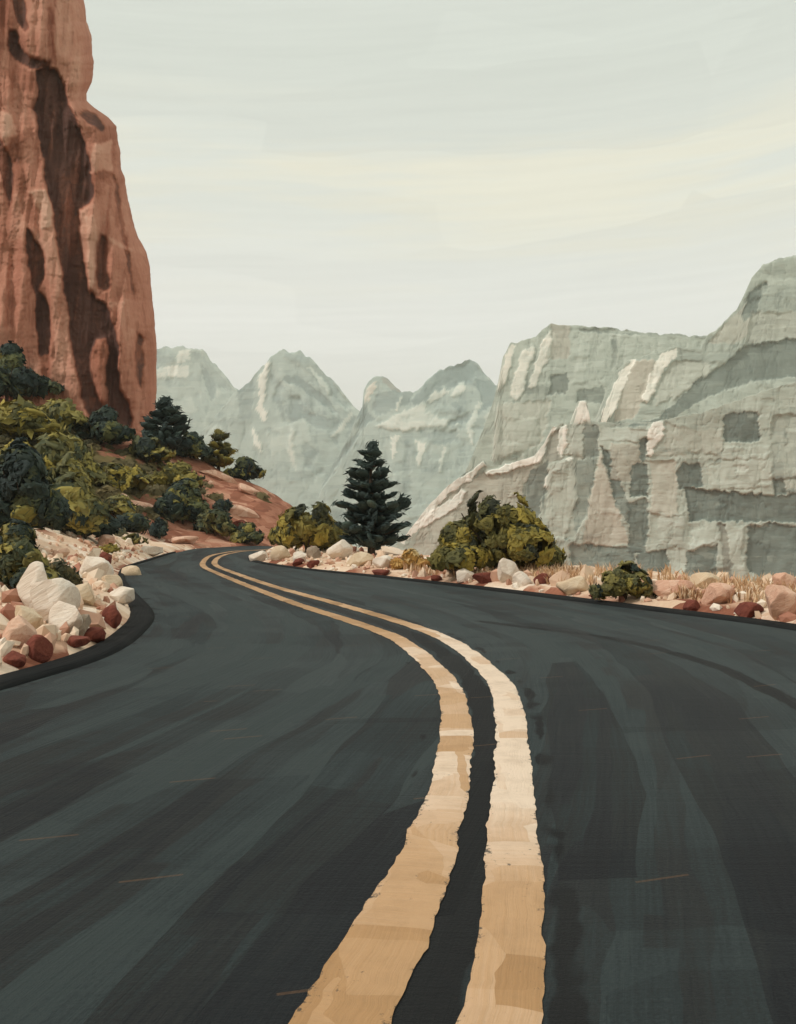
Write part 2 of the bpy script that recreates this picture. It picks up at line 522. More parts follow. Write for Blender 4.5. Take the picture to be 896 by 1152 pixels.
LINE_A = [(-2.95, -4.2), (-0.98, 0.0), (-0.17, 2.65), (0.255, 4.76), (0.45, 6.98), (0.41, 8.57), (0.02, 11.1), (-0.66, 13.04), (-1.79, 15.8), (-3.33, 20), (-5.08, 25), (-6.25, 28.6),
          (-7.0, 32), (-7.75, 36.5), (-7.95, 40), (-7.45, 43.6), (-4.8, 47.6), (0.5, 50.6), (8, 54.6)]
LINE_B = [(-2.4, -4.4), (-0.42, 0.0), (0.30, 2.65), (0.614, 4.76), (0.875, 6.98), (0.92, 8.57), (0.62, 11.1), (0.03, 13.04), (-1.05, 15.8), (-2.78, 20), (-4.58, 25), (-5.85, 28.8),
          (-6.6, 32), (-7.3, 36.5), (-7.5, 40), (-7.1, 43.0), (-4.6, 47.1), (0.7, 50.1), (8, 54.1)]


def poly_z(c):
    d, i = signed_dist(c, CE)
    return RZ[i]


def build_road():
    la, lb = catmull(LINE_A, 30), catmull(LINE_B, 30)
    def road_attrs(v):
        p = v[:, :2].astype(float)
        da, _ = signed_dist(p, la); db, _ = signed_dist(p, lb)
        mid = np.clip(1.0 - np.abs(np.abs(da) - np.abs(db)) / 0.42, 0, 1) * np.clip((0.62 - np.maximum(np.abs(da), np.abs(db))) / 0.15, 0, 1)
        seam = np.where(db < 0, np.clip(1 - np.abs(np.abs(db) - 0.2) / 0.16, 0, 1), 0) * 0.62
        seam2 = np.where(da > 0, np.clip(1 - np.abs(np.abs(da) - 0.22) / 0.12, 0, 1), 0) * 0.5
        dl, _ = signed_dist(p, LE); dr, _ = signed_dist(p, RE)
        edge = 0.75 * np.clip(1 - np.abs(dr) / 0.55, 0, 1) + 0.5 * np.clip(1 - np.abs(dl) / 0.5, 0, 1)
        streak = catmull([(1.2, 13.2), (1.9, 12.3), (2.5, 11.6), (2.95, 10.6), (3.25, 9.2), (3.25, 7.4), (3.1, 5.5)], 12)
        ds, _ = signed_dist(p, streak)
        crack = 0.95 * np.clip(1 - np.abs(ds) / 0.20, 0, 1)
        near_dark = (1 - smooth(4.5, 9.0, p[:, 1])) * (0.55 + 0.45 * vnoise(p[:, 0] * 0.6, p[:, 1] * 0.4, 91))  # asphalt tone darkens towards the camera, unevenly
        return {'tar': np.maximum.reduce([mid, seam, seam2, edge, crack]), 'near_dark': near_dark}
    # one row per ~0.25 m, 90 columns so that the tar joint has a clean edge
    road = strip('road', LE, RE, ARC, RZ, MATS['road'], 110, attrs_fn=road_attrs)
    tag(road, 'dark asphalt road sweeping round a bend towards the cliff foot', 'road', kind='structure')
    for c, w0, nm, sd in ((la, 0.155, 'longer_line', 1), (lb, 0.125, 'inner_line', 2)):
        n = normals(c)
        a = np.concatenate([[0], np.cumsum(np.linalg.norm(np.diff(c, axis=0), axis=1))])
        hw = np.where(c[:, 1] < 4.5, w0, 0.125)
        hw = w0 + (0.112 - w0) * smooth(2.5, 5, c[:, 1])
        hw = hw * (1.0 - 0.12 * smooth(14, 30, c[:, 1]))
        # finer resampling for ragged edges
        af = np.arange(0, a[-1], 0.04)
        cf = np.stack([np.interp(af, a, c[:, k]) for k in (0, 1)], 1)
        nf = np.stack([np.interp(af, a, n[:, k]) for k in (0, 1)], 1)
        hf = np.interp(af, a, hw)
        j1 = vnoise(af * 3.4, af * 0 + sd, 31 + sd, 3) * 0.018 + vnoise(af * 14, af * 0 + sd, 35, 3) * 0.012; j2 = vnoise(af * 3.4, af * 0 + sd + 9, 51 + sd, 3) * 0.018 + vnoise(af * 14, af * 0 + sd + 4, 36, 3) * 0.012
        lft = cf + nf * (hf + j1)[:, None]; rgt = cf - nf * (hf + j2)[:, None]
        bump = lambda t: 0.004 * np.sin(np.pi * np.clip(t, 0, 1)) ** 0.4
        def worn(v):
            yy = v[:, 1]
            tt = np.tile(np.linspace(0, 1, 9), len(cf))
            return {'edge': np.abs(tt - 0.5) * 2, 'worn': (1 - smooth(4.8, 6.0, yy) * 0 - smooth(10.5, 13.5, yy)) * (0.35 + 0.65 * smooth(3.3, 5.2, yy)) * (0.75 if sd == 1 else 1.35)}
        o = strip('yellow_line', lft, rgt, af + sd * 31.0, poly_z(cf) + 0.005, MATS['line'], 9, parent=road, profile=bump, attrs_fn=worn)
        o['label'] = 'yellow centre line on the side of the pale boulders' if sd == 1 else 'yellow centre line on the side of the pine tree'
    # tarred berms along both edges
    u = ARC
    nl, nr = normals(LE), normals(RE)
    prof = lambda h: (lambda t: h * np.clip(np.minimum(t, 1 - t) * 5, 0, 1) ** 0.7)
    sel = slice(0, 24 * 12)
    wl = (0.40 - 0.26 * smooth(13, 24, LE[:, 1]))[:, None]
    k = strip('kerb', LE[sel] + nl[sel] * wl[sel], LE[sel] - nl[sel] * 0.03, u[sel], RZ[sel] - 0.02, MATS['kerb'], 12, profile=prof(0.075))
    tag(k, 'dark tarred kerb curving round below the pale boulder bank', 'kerb', kind='structure')
    wr = (0.42 - 0.22 * smooth(16, 30, RE[:, 1]))[:, None]
    k = strip('kerb', RE[sel] + nr[sel] * wr[sel], RE[sel] - nr[sel] * 0.12, u[sel], RZ[sel] - 0.02, MATS['kerb'], 12, profile=prof(0.055))
    tag(k, 'low dark tarred kerb along the verge of bushes and rocks', 'kerb', kind='structure')


# ------------------------------------------------------------------ rock relief: cliff and far mountains
def inside(poly, X, Y):
    r = np.zeros(X.shape, bool)
    n = len(poly)
    for i in range(n):
        x1, y1 = poly[i]; x2, y2 = poly[(i + 1) % n]
        if y1 == y2: continue
        c = ((y1 > Y) != (y2 > Y)) & (X < (x2 - x1) * (Y - y1) / (y2 - y1) + x1)
        r ^= c
    return r


def thick(poly, w):
    """a stroke of width w along a polyline as a polygon"""
    p = np.asarray(poly, float); n = normals(p)
    ww = np.full(len(p), w / 2.0)
    ww[0] *= 0.5; ww[-1] *= 0.5
    return [tuple(v) for v in p + n * ww[:, None]] + [tuple(v) for v in (p - n * ww[:, None])[::-1]]


def blur(a, k):
    for _ in range(k):
        p = np.pad(a, 1, mode='edge')
        a = (p[:-2, 1:-1] + p[2:, 1:-1] + p[1:-1, :-2] + p[1:-1, 2:] + 2 * a) / 6
    return a


def stamp_strokes(PX, PY, tone, rel, n, rng, L=(16, 46), Wd=(6, 13), ang=(-0.25, 0.25), dt=0.10, dz=1.0):
    x0, x1, y0, y1 = PX.min(), PX.max(), PY.min(), PY.max()
    for _ in range(n):
        cx, cy = rng.uniform(x0, x1), rng.uniform(y0, y1)
        l, w = rng.uniform(*L) / 2, rng.uniform(*Wd) / 2
        a = rng.uniform(*ang)
        m = (np.abs(PX - cx) < l + w) & (np.abs(PY - cy) < l + w)
        if not m.any(): continue
        dx, dy = PX[m] - cx, PY[m] - cy
        u = dx * math.cos(a) + dy * math.sin(a); v = -dx * math.sin(a) + dy * math.cos(a)
        u = u + 1.5 * np.sin(v * 0.9 + cx)
        h = np.maximum(np.abs(u) / l, np.abs(v) / w) < 1
        t, z = rng.normal(0, dt), rng.normal(0, dz)
        idx = np.argwhere(m)[h]
        tone[idx[:, 0], idx[:, 1]] += t
        rel[idx[:, 0], idx[:, 1]] += z


def relief(name, ridge, base, D, lean, patches, mat, seed, base_tone=0.5, step=1.6, rows=None, label=None, cat=None, kind=None,
           strokes=None, bump=6.0, back=0.35, px_range=None, tone_fn=None, rough_ridge=1.0):
    """a mountain: front face with ledges and hollows, crest, and a far side; all in metres at distance D.
    lean: metres the face retreats per metre of rise"""
    rng = np.random.default_rng(seed)
    ridge = np.array(ridge, float); base = np.array(base, float)
    x0, x1 = ridge[0, 0], ridge[-1, 0]
    cols = np.arange(x0, x1 + 0.1, step)
    rr = np.interp(cols, ridge[:, 0], ridge[:, 1])
    rr = rr + (vnoise(cols * 0.16, cols * 0 + seed, seed, 4) * 2.6) * rough_ridge
    bb = np.interp(cols, base[:, 0], base[:, 1])
    nr = rows or int(np.max(bb - rr) / step)
    t = np.linspace(0, 1, nr)                                   # 0 at the foot
    PX = np.repeat(cols[None, :], nr, 0)
    PY = bb[None, :] + (rr - bb)[None, :] * t[:, None]
    tone = np.full(PX.shape, base_tone); rel = np.zeros(PX.shape); warm = np.zeros(PX.shape)
    if tone_fn is not None: tone = tone + tone_fn(PX, PY)
    for st in (strokes or []):
        stamp_strokes(PX, PY, tone, rel, rng=rng, **st)
    wob = 3.3
    WX = PX + vnoise(PX * 0.13, PY * 0.22, seed + 5, 5) * wob; WY = PY + vnoise(PX * 0.20, PY * 0.13, seed + 6, 5) * wob
    for (poly, tn, depth, wm) in patches:  # patches paint lit and shaded faces into the tone, with matching relief
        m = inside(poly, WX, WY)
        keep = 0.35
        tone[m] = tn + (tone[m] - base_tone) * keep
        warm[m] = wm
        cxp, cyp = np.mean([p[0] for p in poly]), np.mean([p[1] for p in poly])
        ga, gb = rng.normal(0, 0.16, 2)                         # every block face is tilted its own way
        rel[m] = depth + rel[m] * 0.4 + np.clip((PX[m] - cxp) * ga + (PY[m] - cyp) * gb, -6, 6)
    for st in (strokes or [])[:1]:                              # broken faces across the big blocks too
        q = dict(st); q['n'] = int(st['n'] * 0.55); q['L'] = (8, 26); q['Wd'] = (3, 8); q['dt'] = 0.075; q['dz'] = 1.6
        stamp_strokes(PX, PY, tone, rel, rng=rng, **q)
        q['n'] = int(st['n'] * 0.4); q['ang'] = (1.3, 1.85); q['Wd'] = (2, 6)
        stamp_strokes(PX, PY, tone, rel, rng=rng, **q)
    fis = np.abs(vnoise((PX + PY * 0.12) * 0.11, PY * 0.022, seed + 21, 4))
    fis = np.clip(1 - fis / 0.07, 0, 1)
    tone = tone - 0.10 * fis; rel = blur(rel, 1) + fis * 2.0 + vnoise(PX * 0.14, PY * 0.26, seed + 22, 4) * 1.0
    bed = np.abs(vnoise(PX * 0.012, (PY + PX * 0.06) * 0.13, seed + 23, 3)); bed = np.clip(1 - bed / 0.06, 0, 1)
    tone = tone - 0.05 * bed; rel = rel + bed * 0.8
    mpp = D / FPX
    big = vnoise(PX * 0.02, PY * 0.013, seed + 1, 4) * bump
    rise = np.maximum(bb[None, :] - PY, 0) * mpp
    Yd = D + rise * lean + (rel * 0.46 + big) * mpp
    u, v = (PX - CX) / FPX, (YH - PY) / FPX
    front = np.stack([u * Yd, Yd, EYE + v * Yd], 2)
    crest = front[-1]
    bk, tb, wb = [], [], []
    for k in range(1, 9):
        s = k / 8.0
        p = crest.copy()
        p[:, 1] += D * back * s
        p[:, 0] *= 1.0
        drop = (crest[:, 2] - (EYE + (YH - bb) / FPX * D))
        p[:, 2] = crest[:, 2] - 1.0 * mpp * s - drop * (s ** 1.3) * 1.0 + vnoise(cols * 0.05 + k * 3, cols * 0 + k, seed + 8, 3) * 4 * mpp * s
        bk.append(p); tb.append(tone[-1] * 0.4 + base_tone * 0.6); wb.append(warm[-1] * 0)
    V = np.concatenate([front, np.stack(bk)], 0)
    T = np.concatenate([tone, np.stack(tb)], 0); Wm = np.concatenate([warm, np.stack(wb)], 0)
    o = link_mesh(name, V.reshape(-1, 3), grid_faces(V.shape[0], V.shape[1]), mat, attrs={'tone': T.ravel(), 'warm': Wm.ravel()}, loc=(float((x0 + x1) / 2 - CX) / FPX * D, D, -30))
    tag(o, label, cat, kind=kind)
    return o


PALE, LITE, DIM, DARK = 0.95, 0.68, 0.30, 0.12  # tones that put sunlit and shaded rock faces into the colour


def rect(x0, y0, x1, y1, sk=0):
    """a rough block face: four sides, none of them straight"""
    r = np.random.default_rng(int(abs(x0 * 7 + y0 * 13 + x1 * 3)) % 99991)
    w, h = x1 - x0, y1 - y0
    j = lambda k: r.uniform(-0.13, 0.13) * k
    m = min(w, h)
    return [(x0 + j(m), y0 + j(m)), (x0 + w * 0.45, y0 + sk * 0.5 + j(m) * 1.3), (x1 + j(m), y0 + sk + j(m)), (x1 + j(m), y0 + h * 0.55 + sk), (x1 + j(m), y1 + sk + j(m)), (x0 + w * 0.6, y1 + sk * 0.5 + j(m) * 1.3), (x0 + j(m), y1 + j(m)), (x0 + j(m) * 1.2, y0 + h * 0.5)]


def build_mountains():
    st_far = [dict(n=90, dt=0.05, dz=1.0, ang=(-0.9, 0.9), L=(18, 50), Wd=(8, 18)), dict(n=120, dt=0.05, dz=0.8, ang=(0.8, 2.2), L=(14, 40), Wd=(6, 12))]
    far_base = [(-400, 660), (1300, 660)]
    relief('mountain', [(40, 430), (110, 398), (160, 392), (222, 391), (228, 393), (245, 412), (266, 438), (290, 468), (330, 520), (360, 570), (390, 640)], far_base, 1500, 0.35, [
        (rect(176, 414, 213, 426, -2), 0.85, -2, 0), ([(195, 402), (203, 394), (216, 394), (214, 405), (200, 409)], 0.85, -2, 0),
        ([(228, 412), (240, 424), (244, 440), (240, 452), (230, 432)], DIM, 3, 0), (rect(150, 395, 195, 412), 0.40, 0, 0),
        ([(212, 396), (226, 397), (262, 438), (250, 440)], 0.42, 2, 0),
    ], MATS['rock_far'], 11, 0.52, step=2.0, label='flat topped pale grey mountain rising just behind the red cliff', cat='mountain', kind='structure', strokes=st_far, rough_ridge=1.5)
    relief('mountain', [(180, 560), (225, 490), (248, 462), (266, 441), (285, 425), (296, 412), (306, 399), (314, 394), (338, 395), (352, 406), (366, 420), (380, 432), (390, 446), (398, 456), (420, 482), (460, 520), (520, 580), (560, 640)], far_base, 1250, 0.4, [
        ([(266, 441), (285, 425), (287, 440), (283, 470), (270, 470)], 0.36, 1, 0),
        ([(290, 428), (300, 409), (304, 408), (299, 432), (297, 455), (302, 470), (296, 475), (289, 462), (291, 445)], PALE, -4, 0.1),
        ([(283, 480), (288, 484), (296, 512), (291, 508), (285, 495)], 0.9, -3, 0),
        (thick([(318, 424), (335, 428), (352, 440), (366, 452), (378, 464)], 8), DIM, 5, 0),
        (thick([(316, 432), (312, 446), (318, 470)], 10), 0.36, 3, 0), ([(326, 446), (338, 446), (340, 476), (330, 478)], 0.34, 3, 0),
        (thick([(340, 462), (355, 474), (380, 478), (400, 476)], 14), 0.34, 3, 0), (thick([(342, 500), (350, 510), (346, 526)], 16), 0.36, 3, 0),
        (thick([(372, 484), (378, 500)], 12), 0.38, 2, 0), (thick([(320, 398), (345, 408), (370, 432), (392, 458)], 12), 0.40, 2, 0),
        (thick([(325, 540), (350, 538), (365, 528)], 8), 0.42, 2, 0), ([(300, 485), (345, 470), (350, 495), (305, 512)], 0.64, -2, 0), (thick([(348, 412), (362, 428), (372, 442)], 6), 0.74, -3, 0), (thick([(330, 480), (326, 505), (334, 530)], 7), 0.72, -3, 0), (thick([(396, 462), (388, 478), (374, 492)], 6), 0.74, -3, 0.1),
    ], MATS['rock_far'], 12, 0.50, step=1.8, label='rounded grey green peak with a white streak down its flank', cat='mountain', kind='structure', strokes=st_far, rough_ridge=1.5)
    relief('mountain', [(350, 570), (380, 515), (398, 478), (408, 458), (407, 446), (412, 432), (420, 424), (437, 424), (443, 434), (452, 442), (466, 441), (476, 432), (490, 420), (512, 409), (528, 403), (536, 405), (544, 418), (554, 429), (566, 440), (600, 480), (640, 530), (700, 600), (730, 640)], far_base, 1050, 0.45, [
        ([(430, 424), (438, 424), (444, 434), (460, 442), (440, 442)], 0.34, 2, 0.25), (thick([(412, 452), (417, 436), (424, 430)], 8), 0.86, -3, 0.35),
        ([(425, 440), (446, 440), (466, 442), (458, 456), (425, 468), (418, 460)], 0.34, 2, 0), ([(462, 452), (488, 422), (530, 404), (545, 420), (520, 432), (490, 446), (470, 460)], 0.30, 3, 0),
        ([(535, 408), (556, 430), (560, 452), (545, 462), (538, 440)], 0.34, 3, 0), (thick([(398, 470), (408, 462), (416, 470), (404, 480)], 14), 0.26, 3, 0),
        ([(422, 480), (445, 468), (470, 456), (480, 452), (478, 462), (515, 478), (450, 484)], 0.80, -4, 0), (thick([(482, 452), (490, 444), (505, 440)], 9), 0.80, -3, 0.1), (thick([(510, 446), (520, 434), (524, 432)], 11), 0.80, -3, 0),
        (thick([(504, 478), (530, 468), (558, 450)], 8), DIM, 4, 0), (rect(484, 488, 515, 500, -4), 0.36, 3, 0), (thick([(440, 492), (446, 490), (441, 515)], 9), 0.86, -3, 0), (thick([(468, 496), (475, 498), (471, 524)], 8), 0.86, -3, 0),
        (thick([(405, 486), (385, 510), (362, 548)], 8), 0.32, 3, 0), (rect(455, 500, 462, 560), 0.42, 2, 0), (thick([(420, 500), (416, 560)], 16), 0.62, -1, 0), (thick([(540, 452), (528, 480), (532, 500)], 7), 0.78, -3, 0), (thick([(452, 446), (446, 462)], 6), 0.8, -3, 0.1), (thick([(500, 500), (494, 530)], 8), 0.76, -2, 0), ([(545, 470), (566, 446), (572, 470), (552, 500)], 0.72, -2, 0.1),
    ], MATS['rock_far'], 13, 0.50, step=1.7, label='low jagged twin peaks with pale ledges in the gap of the ridge', cat='mountain', kind='structure', strokes=st_far, rough_ridge=1.5)
    st_mid = [dict(n=150, dt=0.05, dz=1.2, ang=(-0.2, 0.25), L=(20, 60), Wd=(7, 14)), dict(n=130, dt=0.05, dz=1.0, ang=(1.2, 1.9), L=(18, 50), Wd=(7, 14))]
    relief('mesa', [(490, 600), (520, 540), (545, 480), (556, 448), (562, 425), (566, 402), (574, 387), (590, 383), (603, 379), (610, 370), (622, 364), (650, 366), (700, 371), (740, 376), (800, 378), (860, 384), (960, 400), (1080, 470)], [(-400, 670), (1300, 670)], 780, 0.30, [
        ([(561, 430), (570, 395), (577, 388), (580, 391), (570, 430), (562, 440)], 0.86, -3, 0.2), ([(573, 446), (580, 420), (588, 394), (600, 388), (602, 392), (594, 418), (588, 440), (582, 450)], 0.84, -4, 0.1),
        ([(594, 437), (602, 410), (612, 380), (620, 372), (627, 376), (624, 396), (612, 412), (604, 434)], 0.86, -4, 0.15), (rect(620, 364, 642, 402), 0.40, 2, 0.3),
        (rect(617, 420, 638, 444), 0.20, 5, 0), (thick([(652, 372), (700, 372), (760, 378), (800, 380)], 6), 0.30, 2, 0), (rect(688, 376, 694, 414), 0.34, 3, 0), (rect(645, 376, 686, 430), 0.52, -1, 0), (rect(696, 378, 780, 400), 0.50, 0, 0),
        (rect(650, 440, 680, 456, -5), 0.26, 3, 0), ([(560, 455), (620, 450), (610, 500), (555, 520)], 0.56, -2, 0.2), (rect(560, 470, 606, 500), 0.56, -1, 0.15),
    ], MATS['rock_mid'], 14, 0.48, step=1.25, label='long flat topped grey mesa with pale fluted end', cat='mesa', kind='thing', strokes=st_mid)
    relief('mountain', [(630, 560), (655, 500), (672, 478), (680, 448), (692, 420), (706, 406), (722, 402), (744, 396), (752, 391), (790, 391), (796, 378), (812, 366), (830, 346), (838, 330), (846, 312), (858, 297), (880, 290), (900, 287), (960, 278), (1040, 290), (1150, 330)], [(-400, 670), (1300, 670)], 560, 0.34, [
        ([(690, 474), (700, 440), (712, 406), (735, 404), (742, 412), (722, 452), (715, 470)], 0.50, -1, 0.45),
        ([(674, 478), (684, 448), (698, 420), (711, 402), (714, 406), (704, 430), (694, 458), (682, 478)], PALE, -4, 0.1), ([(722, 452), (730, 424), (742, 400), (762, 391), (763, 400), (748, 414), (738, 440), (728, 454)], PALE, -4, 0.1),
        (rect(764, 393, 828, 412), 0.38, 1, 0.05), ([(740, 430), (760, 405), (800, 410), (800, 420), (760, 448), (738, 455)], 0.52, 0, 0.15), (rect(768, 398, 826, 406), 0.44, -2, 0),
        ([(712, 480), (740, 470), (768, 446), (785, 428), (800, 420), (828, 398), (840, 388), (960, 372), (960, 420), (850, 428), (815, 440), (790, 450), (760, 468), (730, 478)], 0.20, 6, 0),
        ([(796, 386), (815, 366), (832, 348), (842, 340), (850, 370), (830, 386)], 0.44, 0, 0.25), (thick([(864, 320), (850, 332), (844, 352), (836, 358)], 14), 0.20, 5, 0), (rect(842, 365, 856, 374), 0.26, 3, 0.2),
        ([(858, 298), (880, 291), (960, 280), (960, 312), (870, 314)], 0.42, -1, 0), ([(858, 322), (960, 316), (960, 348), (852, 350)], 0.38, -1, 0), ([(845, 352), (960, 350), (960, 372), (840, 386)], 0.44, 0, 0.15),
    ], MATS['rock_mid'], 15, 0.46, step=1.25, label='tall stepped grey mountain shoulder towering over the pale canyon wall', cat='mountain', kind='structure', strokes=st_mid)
    st_near = [dict(n=240, dt=0.06, dz=1.2, ang=(-0.10, 0.10), L=(16, 52), Wd=(8, 16)), dict(n=90, dt=0.05, dz=1.2, ang=(1.35, 1.8), L=(18, 44), Wd=(8, 16))]
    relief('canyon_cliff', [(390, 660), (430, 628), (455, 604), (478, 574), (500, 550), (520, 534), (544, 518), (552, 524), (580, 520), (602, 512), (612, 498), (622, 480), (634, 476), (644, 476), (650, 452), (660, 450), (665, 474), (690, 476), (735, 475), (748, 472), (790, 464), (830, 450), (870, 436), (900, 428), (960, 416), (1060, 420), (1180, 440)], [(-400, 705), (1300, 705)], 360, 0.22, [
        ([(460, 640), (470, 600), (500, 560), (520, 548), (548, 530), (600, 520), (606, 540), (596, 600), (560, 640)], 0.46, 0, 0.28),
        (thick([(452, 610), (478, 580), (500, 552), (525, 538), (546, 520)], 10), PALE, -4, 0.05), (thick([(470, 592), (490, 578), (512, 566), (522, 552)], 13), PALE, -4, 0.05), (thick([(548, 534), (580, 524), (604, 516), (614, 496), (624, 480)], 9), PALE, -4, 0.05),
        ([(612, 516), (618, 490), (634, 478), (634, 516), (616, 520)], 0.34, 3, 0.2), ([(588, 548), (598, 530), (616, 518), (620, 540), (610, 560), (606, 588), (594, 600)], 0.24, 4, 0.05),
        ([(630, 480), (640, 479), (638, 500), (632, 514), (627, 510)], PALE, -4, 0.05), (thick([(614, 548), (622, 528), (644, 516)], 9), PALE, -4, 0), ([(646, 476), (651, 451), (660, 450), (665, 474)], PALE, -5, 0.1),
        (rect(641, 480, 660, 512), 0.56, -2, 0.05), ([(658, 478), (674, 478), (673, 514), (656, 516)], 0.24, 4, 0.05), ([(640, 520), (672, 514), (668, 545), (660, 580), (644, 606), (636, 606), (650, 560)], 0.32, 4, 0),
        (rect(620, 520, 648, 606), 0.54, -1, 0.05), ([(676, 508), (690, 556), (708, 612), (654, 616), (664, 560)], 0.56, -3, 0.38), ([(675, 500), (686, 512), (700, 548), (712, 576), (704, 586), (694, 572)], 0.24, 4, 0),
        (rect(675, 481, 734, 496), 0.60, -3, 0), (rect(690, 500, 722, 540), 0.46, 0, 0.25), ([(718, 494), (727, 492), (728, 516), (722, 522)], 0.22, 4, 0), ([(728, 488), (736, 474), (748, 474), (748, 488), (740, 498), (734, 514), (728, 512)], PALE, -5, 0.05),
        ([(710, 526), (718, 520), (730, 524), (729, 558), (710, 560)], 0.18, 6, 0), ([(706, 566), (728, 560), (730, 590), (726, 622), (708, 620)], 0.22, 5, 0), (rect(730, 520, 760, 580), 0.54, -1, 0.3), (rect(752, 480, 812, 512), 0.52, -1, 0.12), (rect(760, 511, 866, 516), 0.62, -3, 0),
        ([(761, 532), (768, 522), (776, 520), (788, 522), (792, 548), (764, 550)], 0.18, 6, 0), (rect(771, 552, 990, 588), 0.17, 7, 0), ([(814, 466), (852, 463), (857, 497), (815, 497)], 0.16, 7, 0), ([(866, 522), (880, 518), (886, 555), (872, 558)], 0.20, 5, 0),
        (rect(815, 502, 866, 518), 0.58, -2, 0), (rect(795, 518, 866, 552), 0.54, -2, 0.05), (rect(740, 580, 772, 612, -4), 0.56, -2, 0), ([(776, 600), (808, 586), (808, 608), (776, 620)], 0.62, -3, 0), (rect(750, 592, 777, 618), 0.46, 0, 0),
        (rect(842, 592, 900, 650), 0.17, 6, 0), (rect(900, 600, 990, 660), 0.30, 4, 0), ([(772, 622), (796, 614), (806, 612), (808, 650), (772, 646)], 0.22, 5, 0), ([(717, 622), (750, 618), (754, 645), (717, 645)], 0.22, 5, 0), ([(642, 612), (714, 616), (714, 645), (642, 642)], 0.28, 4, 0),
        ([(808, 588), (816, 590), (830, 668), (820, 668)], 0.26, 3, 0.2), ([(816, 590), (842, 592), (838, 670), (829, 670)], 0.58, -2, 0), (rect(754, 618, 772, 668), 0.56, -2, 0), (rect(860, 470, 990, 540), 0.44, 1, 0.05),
    ], MATS['rock_near'], 16, 0.50, step=1.05, label='pale grey canyon cliff of stacked blocks and dark hollows', cat='cliff', kind='thing', strokes=st_near, bump=9.0, rough_ridge=0.6)


